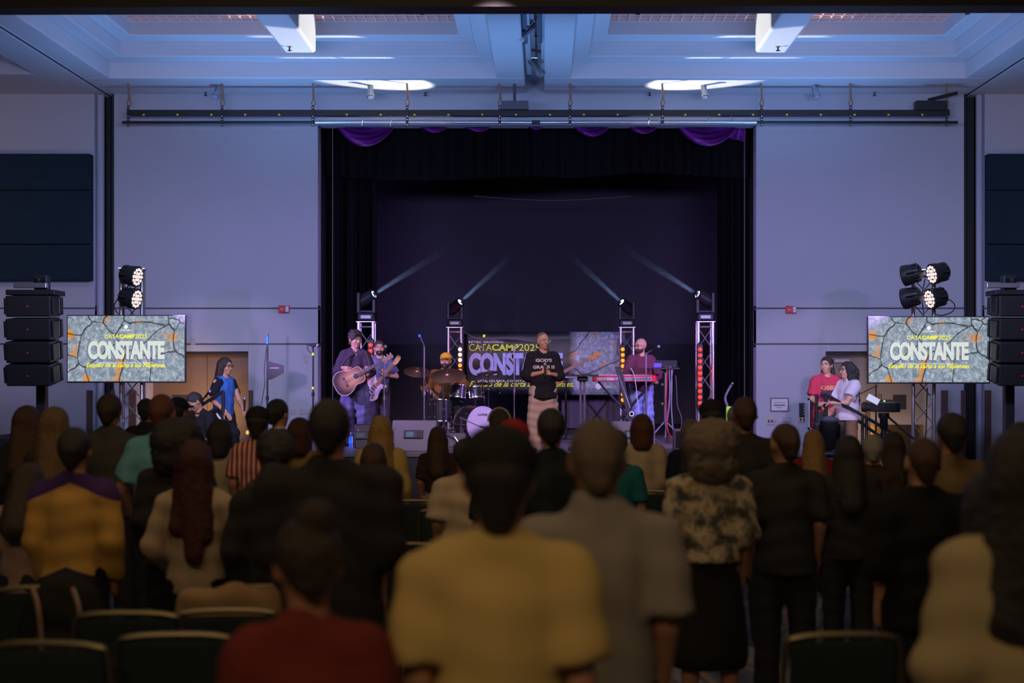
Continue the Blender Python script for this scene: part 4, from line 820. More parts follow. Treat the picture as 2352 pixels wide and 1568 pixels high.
# ================================================================ HANDRAILS
def rail(lab, pts_, posts):
    t = thing('handrail', lab, 'handrail', pts_[0][0]); o = Vector(pts_[0][0]); 
    for ln in pts_: B().tube([Vector(p)-o for p in ln], .022, 8).obj('rail_bar', darkmetal, t, smooth=True)
    for p, h in posts: q = Vector(p)-o; B().cyl(q, q+Vector((0, 0, h)), .022, 8).obj('post', darkmetal, t, smooth=True)
DR = 19.5
P_ = lambda px, py, D=DR: tuple(pt(px, py, D))
rail('black handrail sloping down to the right of the right landing', [[P_(1884, 905), P_(1897, 905), P_(2070, 1005)], [P_(1970, 965), P_(2060, 1030)]],
     [((xx(1876, DR), DR, .0), zz(905, DR)), ((xx(1898, DR), DR, 0), zz(905, DR)), ((xx(1981, DR), DR, 0), zz(955, DR)), ((xx(1990, DR), DR, 0), zz(960, DR))])
rail('black handrail sloping down to the left of the left landing', [[P_(513, 898), P_(440, 945)], [P_(500, 935), P_(420, 985)]], [((xx(512, DR), DR, 0), zz(898, DR)), ((xx(447, DR), DR, 0), zz(940, DR))])
# camcorder on tripod at the right
DV = 18.0; c0 = pt(2030, 935, DV); t = thing('video_camera', 'black video camera with a flip out screen on a tripod head by the right stairs', 'video camera', tuple(c0))
B().box((.02, 0, 0), (.16, .34, .12), R=Matrix.Rotation(.9, 3, 'Z'), bev=.01).obj('camera_body', darkmetal, t); b = B(); b.lathe([(.05, 0), (.05, .12), (.065, .13), (.065, .18)], (-.08, .06, 0), (-.8, .5, 0), 16); b.obj('lens_barrel', darkmetal, t, smooth=True)
B().box((-.14, -.02, .10), (.16, .012, .08), R=Matrix.Rotation(.5, 3, 'Y')).obj('flip_screen', mat('screen_pale', (.4, .45, .5), .3, emit=(.5, .55, .65), es=.4), t); B().box((.03, 0, .085), (.16, .05, .03), bev=.01).obj('top_handle', darkmetal, t); B().box((.0, -.03, .08), (.02, .01, .02)).obj('tally_lamp', mat('tally_green', (.1, .6, .1), .3, emit=(.2, 1, .1), es=1.2), t)
for dx in (-.05, -.02): B().cyl((dx, .05, .06), (dx, .05, .17), .006, 6).obj('antenna', darkmetal, t)
t = thing('camera_tripod', 'black tripod with a pan handle under the video camera', 'tripod', (c0.x, c0.y, 0)); H = c0.z-.07
b = B(); b.lathe([(.03, -.22), (.055, -.18), (.05, -.08), (.07, -.05), (.07, 0)], (0, 0, H), n=14); b.obj('pan_head', darkmetal, t, smooth=True); B().tube([(.05, -.02, H-.05), (.42, -.1, H-.38)], .014, 8).obj('pan_handle', darkmetal, t)
for a in (.4, 2.5, 4.6): B().tube([(0, 0, H-.2), (.45*math.cos(a), .45*math.sin(a), .01)], .022, 8).obj('leg', darkmetal, t)
t = stand('boom stand leaning left beside the right stairs', 2012, 19.4, 0, 886, (-.28, 0, -.14), None, name='boom_stand', cat='stand')
# small mixing gear on the left near the seated man
t = stand('short microphone stand beside the crouching man on the left', 446, 19.4, 0, 925, (.12, 0, .05), (.3, -.2, .3), name='microphone_stand')
t = thing('effects_box', 'small box of knobs and lights beside the crouching man on the left', 'mixer', (xx(490, 19.3), 19.25, .0)); B().box((0, 0, .5), (.34, .3, 1.0), bev=.01).obj('rack_case', darkmetal, t)
for k in range(10): B().ball((-.13+.03*k, -.15, .93+.03*math.sin(k*2)), .017, 8).obj('knob', chrome, t)
B().box((0, -.14, 1.01), (.2, .04, .03)).obj('lit_strip', MC['violet_lit'], t)
# ================================================================ PEOPLE: smooth distance-field bodies turned into meshes
def E_(c, r, R=None, k=.02): return ('E', np.array(c, float), np.array(r, float), R, k)
def C_(a, b, ra, rb, k=.02, sy=1., cut=None): return ('C', np.array(a, float), np.array(b, float), ra, rb, sy, k, cut)
def rot_prims(ps, R, o, hs=1.):
    R = np.array(R); o = np.array(o, float); out = []
    if hs != 1.: ps = [(p[0], p[1]*hs, p[2]*hs, p[3], p[4]) if p[0] == 'E' else (p[0], p[1]*hs, p[2]*hs, p[3]*hs, p[4]*hs, p[5], p[6], p[7]) for p in ps]
    for p in ps:
        if p[0] == 'E': out.append(('E', R @ p[1]+o, p[2], R if p[3] is None else R @ p[3], p[4]))
        else: out.append(('C', R @ p[1]+o, R @ p[2]+o, p[3], p[4], p[5], p[6], None if p[7] is None else (R @ p[7][0]+o, R @ p[7][1])))
    return out
def prim_box(p):
    if p[0] == 'E': m = max(p[2]); return p[1]-m, p[1]+m
    m = max(p[3], p[4]); return np.minimum(p[1], p[2])-m, np.maximum(p[1], p[2])+m
def ev(p, X, Y, Z):
    if p[0] == 'E':
        d = np.stack([X-p[1][0], Y-p[1][1], Z-p[1][2]])
        if p[3] is not None: d = np.tensordot(p[3].T, d, 1)
        r = p[2].reshape(3, 1, 1, 1); k0 = np.sqrt(((d/r)**2).sum(0)); k1 = np.sqrt(((d/r**2)**2).sum(0))+1e-9
        return k0*(k0-1)/k1
    _, a, b, ra, rb, sy, k, cut = p
    px, py, pz = X-a[0], (Y-a[1])/sy, Z-a[2]; bx, by, bz = b[0]-a[0], (b[1]-a[1])/sy, b[2]-a[2]
    h = np.clip((px*bx+py*by+pz*bz)/(bx*bx+by*by+bz*bz+1e-9), 0, 1)
    d = np.sqrt((px-h*bx)**2+(py-h*by)**2+(pz-h*bz)**2)-(ra+(rb-ra)*h)
    if sy < 1: d = d*(.5+.5*sy)
    if cut is not None: c, n = cut; d = np.maximum(d, (X-c[0])*n[0]+(Y-c[1])*n[1]+(Z-c[2])*n[2])
    return d
def field(prims, v, off=0., subs=(), planes=(), disp=None):
    lo = np.min([prim_box(p)[0] for p in prims], 0)-off-3*v; hi = np.max([prim_box(p)[1] for p in prims], 0)+off+3*v
    n = np.ceil((hi-lo)/v).astype(int)+1; ax = [lo[i]+v*np.arange(n[i]) for i in range(3)]
    Fd = np.full(n, .5)
    def sl(p, pad):
        a, b = prim_box(p); i0 = np.clip(np.floor((a-pad-lo)/v).astype(int), 0, n); i1 = np.clip(np.ceil((b+pad-lo)/v).astype(int)+1, 0, n)
        return tuple(slice(i0[i], i1[i]) for i in range(3))
    for p in prims:
        k = p[4] if p[0] == 'E' else p[6]; s = sl(p, k+off+3*v)
        G = np.meshgrid(ax[0][s[0]], ax[1][s[1]], ax[2][s[2]], indexing='ij')
        if G[0].size == 0: continue
        d = ev(p, *G)-off; f = Fd[s]; h = np.maximum(k-np.abs(f-d), 0)/k; Fd[s] = np.minimum(f, d)-h*h*k*.25
    if planes or disp: X, Y, Z = np.meshgrid(*ax, indexing='ij', sparse=True)
    if disp: Fd = Fd+disp(X, Y, Z)
    for p in subs:
        s = sl(p, 2*v); G = np.meshgrid(ax[0][s[0]], ax[1][s[1]], ax[2][s[2]], indexing='ij')
        if G[0].size: Fd[s] = np.maximum(Fd[s], -ev(p, *G))
    if planes:
        for c, nn in planes: Fd = np.maximum(Fd, (X-c[0])*nn[0]+(Y-c[1])*nn[1]+(Z-c[2])*nn[2])
    Fd[0] = Fd[-1] = .1; Fd[:, 0] = Fd[:, -1] = .1; Fd[:, :, 0] = Fd[:, :, -1] = .1
    return Fd, lo
def nets(Fd, lo, v):
    S = Fd < 0; nx, ny, nz = Fd.shape; c = lambda A, i, j, k: A[i:nx-1+i, j:ny-1+j, k:nz-1+k]
    cnt = sum(c(S, i, j, k).astype(np.int8) for i in (0, 1) for j in (0, 1) for k in (0, 1)); M = (cnt > 0) & (cnt < 8)
    ids = np.full(M.shape, -1, np.int64); I = np.argwhere(M); ids[M] = np.arange(len(I))
    pos = np.zeros((len(I), 3)); num = np.zeros(len(I)); g = lambda o: Fd[I[:, 0]+o[0], I[:, 1]+o[1], I[:, 2]+o[2]]
    for a in range(3):
        for u in (0, 1):
            for w_ in (0, 1):
                o = [0, 0, 0]; o[(a+1) % 3] = u; o[(a+2) % 3] = w_; e = list(o); e[a] = 1; fa = g(o); fb = g(e); x = (fa < 0) != (fb < 0)
                t = np.where(x, fa/(fa-fb+1e-12), 0); q = np.array(o, float)[None]+t[:, None]*np.eye(3)[a][None]; pos[x] += q[x]; num[x] += 1
    V = lo+(I+pos/np.maximum(num, 1)[:, None])*v; faces = []
    for a in range(3):
        b_, c_ = (a+1) % 3, (a+2) % 3; s0 = [slice(None)]*3; s1 = [slice(None)]*3; s0[a] = slice(0, -1); s1[a] = slice(1, None)
        x = S[tuple(s0)] != S[tuple(s1)]; J = np.argwhere(x); J = J[(J[:, b_] > 0) & (J[:, c_] > 0) & (J[:, b_] < Fd.shape[b_]-1) & (J[:, c_] < Fd.shape[c_]-1)]
        def cell(db, dc):
            K = J.copy(); K[:, b_] -= db; K[:, c_] -= dc; return ids[K[:, 0], K[:, 1], K[:, 2]]
        q = np.stack([cell(1, 1), cell(0, 1), cell(0, 0), cell(1, 0)], 1); fl = ~S[J[:, 0], J[:, 1], J[:, 2]]; q[fl] = q[fl][:, ::-1]; faces.append(q)
    Q = np.concatenate(faces); Q = Q[(Q >= 0).all(1)]
    return V, Q
def sdf_obj(name, chunks, m, parent, s=1.):
    Vs = []; Qs = []; n = 0
    for V, Q in chunks: Vs.append(V); Qs.append(Q+n); n += len(V)
    V = np.concatenate(Vs)*s; Q = np.concatenate(Qs); me = bpy.data.meshes.new(name)
    me.vertices.add(len(V)); me.vertices.foreach_set('co', V.ravel()); me.loops.add(Q.size); me.loops.foreach_set('vertex_index', Q.ravel().astype(np.int32))
    me.polygons.add(len(Q)); me.polygons.foreach_set('loop_start', (np.arange(len(Q))*4).astype(np.int32)); me.polygons.foreach_set('loop_total', np.full(len(Q), 4, np.int32))
    me.polygons.foreach_set('use_smooth', np.ones(len(Q), bool)); me.update(calc_edges=True); me.validate()
    me.materials.append(m); o = bpy.data.objects.new(name, me); COL.objects.link(o); o.parent = parent
    return o
def V3(*a): return np.array(a, float)
def unit(v): v = np.array(v, float); return v/(np.linalg.norm(v)+1e-9)
def hand_prims(w, d, n, curl=.5, th=1, sc_=1., spread=.0):
    """w wrist, d direction of the fingers, n palm normal, th: side of the thumb along d x n"""
    w = np.array(w, float); d = unit(d); n = unit(n-np.dot(n, d)*d); s = np.cross(d, n); P = []
    offs = (.030, .010, -.010, -.028); ln = (.92, 1.0, .95, .76)
    for o, l in zip(offs, ln):
        k0 = w+d*.012*sc_+s*th*o*.55*sc_; k1 = w+d*.082*sc_+s*th*o*sc_; P.append(C_(k0, k1, .0135*sc_, .0115*sc_, .008))
        a = curl*.8; p = k1; dd = d
        for L_, r0, r1 in ((.040, .0098, .0088), (.027, .0088, .0078), (.021, .0078, .0068)):
            dd = unit(math.cos(a)*d+math.sin(a)*n+s*th*spread*o*8); q = p+dd*L_*l*sc_; P.append(C_(p, q, r0*sc_, r1*sc_, .0035)); p = q; a += curl*.95
    b0 = w+d*.02*sc_+s*th*.018*sc_; b1 = b0+unit(d*.55+s*th*.75+n*.35)*.045*sc_; b2 = b1+unit(d*.8+s*th*.35+n*(.3+curl*.5))*.032*sc_; b3 = b2+unit(d*.8+s*th*-.05+n*(.3+curl*.7))*.026*sc_
    P += [C_(b0, b1, .016*sc_, .012*sc_, .008), C_(b1, b2, .0115*sc_, .0098*sc_, .004), C_(b2, b3, .0098*sc_, .0078*sc_, .004)]
    return P
def head_prims(detail=True, jaw=1.):
    P = [E_((0, -.012, .022), (.077, .096, .093)), E_((0, .018, -.035), (.060*jaw, .072, .083)), E_((0, .058, -.093), (.026*jaw, .022, .02)),
         E_((.077, -.008, -.01), (.010, .020, .032), k=.008), E_((-.077, -.008, -.01), (.010, .020, .032), k=.008), C_((0, .086, .006), (0, .106, -.030), .008, .013, .01)]
    if detail: P += [C_((-.036, .079, .022), (.036, .079, .022), .011, .011, .012), E_((.038, .058, -.03), (.024, .026, .026)), E_((-.038, .058, -.03), (.024, .026, .026)),
                     C_((-.018, .086, -.060), (.018, .086, -.060), .0065, .0065, .006), C_((-.014, .084, -.071), (.014, .084, -.071), .007, .007, .005), E_((.012, .094, -.033), (.007, .008, .006), k=.006), E_((-.012, .094, -.033), (.007, .008, .006), k=.006)]
    return P
HEADSUB = [E_((.031, .104, .004), (.017, .018, .010)), E_((-.031, .104, .004), (.017, .018, .010))]
SKIN = {'a': (.52, .27, .17), 'b': (.40, .20, .12), 'c': (.60, .34, .24), 'd': (.28, .13, .075)}
def skinm(k): return mat('skin_'+k, SKIN[k], .5, bump=.05, bscale=120, noise=.08)
HAIRC = {'black': (.022, .020, .021), 'dark': (.034, .022, .016), 'brown': (.06, .030, .016), 'auburn': (.10, .030, .014), 'blonde': (.34, .20, .07), 'grey': (.26, .25, .23), 'redbrown': (.05, .010, .010), 'lightbrown': (.14, .08, .035), 'greybrown': (.16, .12, .09)}
def hairm(k): return mat('hair_'+k, HAIRC[k], .55, noise=.55, nscale=14, stretch=(9, 9, .7), bump=.5, bscale=60)
def clothm(c, kind=None):
    nm = 'cloth_'+'_'.join('%03d' % int(v*999) for v in c)+(kind or '')
    if nm in MC: return MC[nm]
    if kind is None: return mat(nm, c, .88, bump=.25, bscale=220, noise=.12, nscale=4, spec=.25)
    m = bpy.data.materials.new(nm); m.use_nodes = True; nt = m.node_tree; L = nt.links.new; b = nt.nodes['Principled BSDF']; b.inputs['Roughness'].default_value = .88
    tc = N(nt, 'ShaderNodeTexCoord')
    if kind.startswith('stripe'):
        _, axis, sc_, col2 = kind.split(':'); c2 = tuple(float(v) for v in col2.split(','))
        sp = N(nt, 'ShaderNodeSeparateXYZ'); L(tc.outputs['Object'], sp.inputs[0]); mm = N(nt, 'ShaderNodeMath', operation='MULTIPLY'); mm.inputs[1].default_value = float(sc_); L(sp.outputs['xyz'.index(axis)], mm.inputs[0])
        fr = N(nt, 'ShaderNodeMath', operation='FRACT'); L(mm.outputs[0], fr.inputs[0]); r = ramp(nt, [(0, c), (.55, c2)], 'CONSTANT'); L(fr.outputs[0], r.inputs[0]); L(r.outputs[0], b.inputs['Base Color'])
    elif kind == 'floral':
        n1 = N(nt, 'ShaderNodeTexNoise', Scale=15.0, Detail=4.0, Roughness=.6); L(tc.outputs['Object'], n1.inputs['Vector']); r = ramp(nt, [(.34, (.05, .055, .05)), (.43, (.14, .13, .11)), (.50, (.34, .29, .20)), (.58, (.50, .42, .30)), (.68, (.28, .19, .11))]); L(n1.outputs[0], r.inputs[0]); L(r.outputs[0], b.inputs['Base Color'])
    elif kind == 'yoke':      # purple shoulders over a gold body, dark and white hem bands
        sp = N(nt, 'ShaderNodeSeparateXYZ'); L(tc.outputs['Object'], sp.inputs[0]); ab = N(nt, 'ShaderNodeMath', operation='ABSOLUTE'); L(sp.outputs[0], ab.inputs[0])
        ma = N(nt, 'ShaderNodeMath', operation='MULTIPLY_ADD'); ma.inputs[1].default_value = .42; L(ab.outputs[0], ma.inputs[0]); L(sp.outputs[2], ma.inputs[2])
        mr = N(nt, 'ShaderNodeMapRange'); mr.inputs[1].default_value = .8; mr.inputs[2].default_value = 1.5; L(ma.outputs[0], mr.inputs[0])
        r = ramp(nt, [(0, (.02, .015, .05)), (.13, (.52, .30, .07)), (.735, (.05, .015, .13)), (.96, (.40, .22, .05))], 'CONSTANT'); L(mr.outputs[0], r.inputs[0]); L(r.outputs[0], b.inputs['Base Color'])
    elif kind == 'denim':
        n1 = N(nt, 'ShaderNodeTexNoise', Scale=7.0, Detail=6.0); mp = N(nt, 'ShaderNodeMapping'); mp.inputs['Scale'].default_value = (3, 3, .7); L(tc.outputs['Object'], mp.inputs[0]); L(mp.outputs[0], n1.inputs['Vector'])
        r = ramp(nt, [(.35, tuple(v*.7 for v in c)), (.7, tuple(min(1, v*1.45) for v in c))]); L(n1.outputs[0], r.inputs[0]); L(r.outputs[0], b.inputs['Base Color'])
    MC[nm] = m; return m
def folds(amp, seed=0, fz=24.):
    a = rng.rand(8)*6.28
    def f(X, Y, Z): return -amp*.7+amp*(np.sin(fz*(Z+.8*X)+1.6*np.sin(9*X+a[0])+a[1])*np.sin(fz*.8*(Z-.8*X)+7*Y+a[2])+.5*np.sin(31*X+1.5*np.sin(8*Z+a[3])+a[4]))
    return f
def person(label, x, y, z=0., H=1.75, rz=0., g=1., sh=1., head=(0, 0, 0), arms=None, legs=None, skin='a', top=((.1, .1, .1), 'short', .86), topkind=None, bottom=((.02, .02, .03), 'trousers'), botkind=None,
           hair=('short', 'black'), vox=.02, detail=False, lean=0., hands=(None, None), collar=False, loose=0., jaw=1., group=None, vh=None, shoes=(.02, .02, .02), seatz=None, belly=0., hs=1.10, baggy=0.):
    t = thing('person', label, 'person', (x, y, z), rz, group); s = H/(1.53+.22*hs); sh = 1+(sh-1)*.8
    g2 = .5+.5*g; sx = .172*sh
    dz = 0 if seatz is None else seatz-.92
    J = dict(hipL=V3(-.09*g2, 0, .92+dz), hipR=V3(.09*g2, 0, .92+dz))
    lg = legs or ((V3(-.11, .01, .49), V3(-.12, -.02, .08)), (V3(.11, .01, .49), V3(.12, -.02, .08)))
    am = arms or ((V3(-.150-.06*g, -.03, 1.14), V3(-.14-.06*g, .07, .90)), (V3(.150+.06*g, -.03, 1.14), V3(.14+.06*g, .07, .90)))
    lg = tuple(tuple(np.array(q, float) for q in l) for l in lg); am = tuple(tuple(np.array(q, float) for q in a) for a in am)
    ly = lambda zz_: lean*(zz_-.95)                     # forward lean
    T = lambda X_, Y_, Z_: V3(X_, Y_+ly(Z_), Z_+dz)
    torso = [E_(T(0, -.01, .95), (.155*g, .112*g, .13), k=.03), E_(T(0, .01*g+belly, 1.10), (.136*g, .11*g+belly, .17), k=.03), E_(T(0, 0, 1.30), (.155*g, .112*g2, .17), k=.03),
             C_(T(-sx+.03, 0, 1.415), T(sx-.03, 0, 1.415), .055*g2, .055*g2, .05), C_(T(-.09, -.012, 1.43), T(0, -.01, 1.49), .040, .048, .04), C_(T(.09, -.012, 1.43), T(0, -.01, 1.49), .040, .048, .04)]
    nb = T(0, -.005, 1.43); nt_ = T(0, .002, 1.53); hc = nt_+V3(0, .005, .105)
    neck = [C_(nb, nt_+V3(0, .0, .03), .055*g2, .052*g2, .03)]
    yaw, pit, rol = head; Rh = np.array((Euler((pit, rol, yaw), 'YXZ').to_matrix())); Rh = np.array(Matrix.Rotation(yaw, 3, 'Z') @ Matrix.Rotation(pit, 3, 'X') @ Matrix.Rotation(rol, 3, 'Y'))
    hc = nt_+Rh @ V3(0, .005, .105*hs)
    hp = rot_prims(head_prims(detail, jaw), Rh, hc, hs)
    A = []; arms_p = []; sl_p = []
    kind = top[1]
    for side, (el, wr) in zip((-1, 1), am):
        shd_ = T(side*sx, 0, 1.40)
        arms_p += [C_(shd_, el, .052*g2, .040*g2, .03), C_(el, wr, .041*g2, .027, .012)]
        ua = unit(el-shd_); fa = unit(wr-el)
        if kind == 'sleeveless': pass
        elif kind == 'short':
            c = shd_+ua*.21; sl_p += [C_(shd_, el, .058*g2+loose*.4, .056*g2+loose*.9, .03, cut=(c, ua))]
        elif kind == 'half':
            c = el+fa*.03; sl_p += [C_(shd_, el, .060*g2+loose*.5, .056*g2+loose*.6, .03), C_(el, wr, .056*g2+loose*.6, .05, .02, cut=(c, fa))]
        else: sl_p += [C_(shd_, el, .057*g2+loose*.5, .050*g2+loose*.7, .03), C_(el, wr-fa*.015, .050*g2+loose*.7, .036+loose*.3, .025, cut=(wr-fa*.02, fa))]
    legs_p = []
    for side, hip, (kn, an) in zip((-1, 1), (J['hipL'], J['hipR']), lg):
        legs_p += [C_(hip, kn, .086*g2, .056*g2, .04), C_(kn, an, .057*g2, .038, .02), C_(kn*.6+an*.4+V3(0, -.02, 0), kn*.35+an*.65, .05, .04, .03), C_(an+V3(0, -.02, -.035), an+V3(side*.02, .14, -.045), .036, .03, .02)]
    hnd = []; hcks = []
    for side, (el, wr), h in zip((-1, 1), am, hands):
        fa = unit(wr-el)
        if h is None: h = dict(d=fa, n=V3(-side, .2, 0), curl=.35, th=1)
        P = hand_prims(wr, h['d'], h['n'], h.get('curl', .5), h.get('th', 1), h.get('sc', 1.))
        if detail: hcks.append(nets(*field([C_(wr-fa*.07, wr, .031, .027, .012)]+P, .0052), .0052))
        else: hnd += [C_(wr, wr+unit(h['d'])*.09, .03, .028, .02)]+P
    if detail:
        ch = [nets(*field(torso+arms_p+legs_p, vox), vox), nets(*field(torso[3:]+neck+hp, .0068, subs=rot_prims(HEADSUB, Rh, hc, hs), planes=[(T(0, 0, 1.42), V3(0, 0, -1))]), .0068)]+hcks
    else: ch = [nets(*field(torso+arms_p+legs_p+neck+hp+hnd, vox), vox)]
    sdf_obj('body', ch, skinm(skin), t, s)
    # top garment
    hem = top[2]+dz; nk = C_(nb+V3(0, .022, .012), nt_+V3(0, .012, .06), .060*g2, .064*g2, .01)
    drp = [C_(T(0, 0, 1.26), V3(0, ly(top[2])+belly*.5, hem-.03), .128*g+loose*.8, .158*g+loose*.8+belly*.3, .04, sy=.80)]
    tp = torso[1:]+drp+sl_p
    if kind == 'long' or kind == 'half' or kind == 'short' or kind == 'sleeveless':
        if collar: tp = tp+[C_(nb+V3(0, -.008, .02), nb+V3(0, -.004, .065), .075*g2, .066*g2, .015)]
        vv = .0088 if detail else vox
        subs = [nk]+([C_(T(side*(sx+.01), 0, 1.30), T(side*(sx+.03), 0, 1.50), .06, .06) for side in (-1, 1)] if kind == 'sleeveless' else [])
        top_o = sdf_obj('shirt' if kind in ('short', 'half') else ('vest' if kind == 'sleeveless' else 'sweater'), [nets(*field(tp, vv, off=.012, subs=subs, planes=[(V3(0, 0, hem), V3(0, 0, -1))], disp=folds(.005+loose*.12)), vv)], clothm(top[0], topkind), t, s)
    if kind != 'x' and (detail or vox < .019):
        n_ = 20; rr = .0625*g2; B().tube([Vector((nb[0]+rr*math.cos(a)*1.02, nb[1]+.008+rr*math.sin(a), nb[2]+.046-.024*math.sin(a)-.004*abs(math.cos(a))))*s for a in [k_*2*math.pi/n_ for k_ in range(n_+1)]], .0105*s, 8).obj('neckband', clothm(top[0], topkind), t, smooth=True)
    # lower garment
    bc_, bk = bottom[0], bottom[1]
    if bk == 'trousers':
        lp = [torso[0]]
        for hip, (kn, an) in zip((J['hipL'], J['hipR']), lg): lp += [C_(hip, kn, .092*g2+baggy*.4, .072*g2+baggy, .03), C_(kn, an+V3(0, .0, -.02), .070*g2+baggy, .062+baggy, .02, cut=(an+V3(0, 0, -.03), unit(an-kn)))]
        sdf_obj('trousers', [nets(*field(lp, vox, off=.010, planes=[(T(0, 0, 1.03), V3(0, 0, 1))], disp=folds(.005+baggy*.15, fz=30)), vox)], clothm(bc_, botkind), t, s)
    elif bk == 'shorts':
        lp = [torso[0]]
        for hip, (kn, an) in zip((J['hipL'], J['hipR']), lg): lp += [C_(hip, kn, .10*g2, .085*g2, .03, cut=(kn, unit(kn-hip)))]
        sdf_obj('shorts', [nets(*field(lp, vox, off=.010, planes=[(T(0, 0, 1.03), V3(0, 0, 1))], disp=folds(.006, fz=30)), vox)], clothm(bc_, botkind), t, s)
    else:
        sdf_obj('skirt', [nets(*field([C_(V3(0, 0, .95), V3(0, 0, .44), .15*g, .21*g, .03, sy=.75)], vox, off=.01, planes=[(V3(0, 0, 1.03), V3(0, 0, 1)), (V3(0, 0, .36), V3(0, 0, -1))], disp=folds(.008, fz=4)), vox)], clothm(bc_, botkind), t, s)
    for side, (kn, an) in zip((-1, 1), lg):
        sdf_obj('shoe', [nets(*field([C_(an+V3(0, -.03, -.035), an+V3(side*.02, .15, -.045), .043, .038, .02), C_(an+V3(0, -.02, -.02), an+V3(0, -.02, .03), .045, .045, .02)], .014, planes=[(an+V3(0, 0, -.078), V3(0, 0, -1)), (an+V3(0, 0, .03), V3(0, 0, 1))]), .014)], mat('shoe_%d' % int(shoes[0]*100), shoes, .6), t, s)
    # hair
    hk, hcol = hair[:2]; vh = vh or (.009 if detail else .013); hm = None; P = []; sub = []; nm = 'hair'; pl = []
    dsp = lambda amp, f: (lambda X, Y, Z: amp*(np.sin(f*X+3*np.sin(f*.6*Z))*np.sin(f*Y+1)*np.sin(f*Z+2)))
    face = E_((0, .115, -.035), (.070, .10, .115)); dd = None
    if hk in ('short', 'crop'):
        k = .006 if hk == 'crop' else .0
        P = [E_((0, -.018, .032), (.083-k, .100-k, .095-k)), C_((0, -.075, .0), (0, -.080, -.045), .055, .042, .03)]
        sub = [E_((0, .10, -.035), (.082, .085, .10)), E_((.085, .02, -.05), (.03, .03, .055)), E_((-.085, .02, -.05), (.03, .03, .055))]; pl = [(V3(0, 0, -.085), V3(0, 0, -1))]; dd = dsp(.004, 90)
    elif hk == 'messy': P = [E_((0, -.012, .045), (.095, .108, .100)), C_((0, -.07, .0), (0, -.08, -.05), .06, .045, .03), E_((0.02, .07, .085), (.06, .04, .035))]; sub = [E_((0, .11, -.045), (.078, .075, .10))]; pl = [(V3(0, 0, -.09), V3(0, 0, -1))]; dd = dsp(.014, 60)
    elif hk == 'long': P = [E_((0, -.014, .03), (.090, .106, .098)), C_((0, -.06, -.02), (0, -.135, -.34), .085, .075, .04, sy=.7), C_((.06, -.02, -.03), (.075, -.07, -.30), .045, .05, .04), C_((-.06, -.02, -.03), (-.075, -.07, -.30), .045, .05, .04)]; sub = [face]; dd = dsp(.005, 70)
    elif hk == 'tied': P = [E_((0, -.018, .028), (.084, .101, .095)), C_((0, -.08, -.01), (.03, -.10, -.20), .06, .05, .03), C_((.06, -.05, -.05), (.085, -.05, -.20), .035, .03, .03), C_((-.06, -.05, -.05), (-.085, -.05, -.18), .03, .03, .03)]; sub = [E_((0, .105, -.035), (.080, .085, .105))]; dd = dsp(.004, 110)
    elif hk == 'curlylong': P = [E_((0, -.014, .03), (.092, .108, .098)), C_((0, -.08, -.02), (0, -.13, -.46), .10, .09, .04), C_((.06, -.02, -.03), (.09, -.05, -.30), .055, .06, .04), C_((-.06, -.02, -.03), (-.09, -.05, -.34), .055, .06, .04)]; sub = [face]; dd = dsp(.013, 48)
    elif hk == 'verylong': P = [E_((0, -.014, .03), (.092, .108, .098)), C_((0, -.06, -.02), (0.03, -.15, -.48), .09, .05, .04, sy=.7), C_((.06, -.02, -.03), (.07, -.09, -.38), .045, .05, .04), C_((-.06, -.02, -.03), (-.07, -.09, -.34), .045, .05, .04)]; sub = [face]; dd = dsp(.006, 60)
    elif hk == 'longside': P = [E_((0, -.014, .03), (.090, .106, .098)), C_((.05, -.02, -.03), (.09, .05, -.36), .055, .06, .04), C_((-.05, -.03, -.03), (-.07, -.08, -.33), .05, .06, .04), C_((0, -.06, -.02), (0, -.12, -.3), .085, .07, .04, sy=.7)]; sub = [face]; dd = dsp(.007, 55)
    elif hk == 'bob': P = [E_((0, -.014, .03), (.094, .108, .100)), C_((0, -.045, -.02), (0, -.06, -.14), .095, .085, .04), C_((.055, -.01, -.03), (.06, -.01, -.12), .05, .045, .04), C_((-.055, -.01, -.03), (-.06, -.01, -.12), .05, .045, .04)]; sub = [face]; pl = [(V3(0, 0, -.185), V3(0, 0, -1))]; dd = dsp(.004, 70)
    elif hk == 'curly': P = [E_((0, -.035, .01), (.145, .14, .14)), E_((0, -.06, -.09), (.13, .11, .11)), E_((.06, -.03, .06), (.09, .1, .08))]; sub = [E_((0, .14, -.04), (.075, .11, .12))]; dd = dsp(.012, 55)
    elif hk == 'bun': P = [E_((0, -.018, .032), (.085, .101, .094)), C_((0, -.07, .02), (0, -.075, -.04), .055, .04, .03), E_((.01, -.07, .12), (.05, .045, .045), k=.02)]; sub = [E_((0, .10, -.035), (.080, .08, .095))]; dd = dsp(.007, 70)
    elif hk == 'cap':
        nm = 'cap'; P = [E_((0, -.012, .045), (.088, .104, .085), k=.015), C_((-.035, .10, .045), (.035, .10, .045), .008, .008, .01), E_((0, .115, .042), (.062, .07, .012), k=.02)]; pl = [(V3(0, 0, .025), V3(0, -.12, -1))]
    elif hk == 'capback':
        nm = 'cap'; P = [E_((0, -.012, .045), (.092, .108, .085), k=.015), E_((0, .10, .040), (.062, .07, .012), k=.02)]; pl = [(V3(0, 0, .012), V3(0, -.1, -1))]
    elif hk == 'bandana': nm = 'headscarf'; P = [E_((0, -.02, .025), (.090, .106, .10)), C_((0, -.09, -.02), (0, -.11, -.11), .05, .03, .03)]; sub = [face]
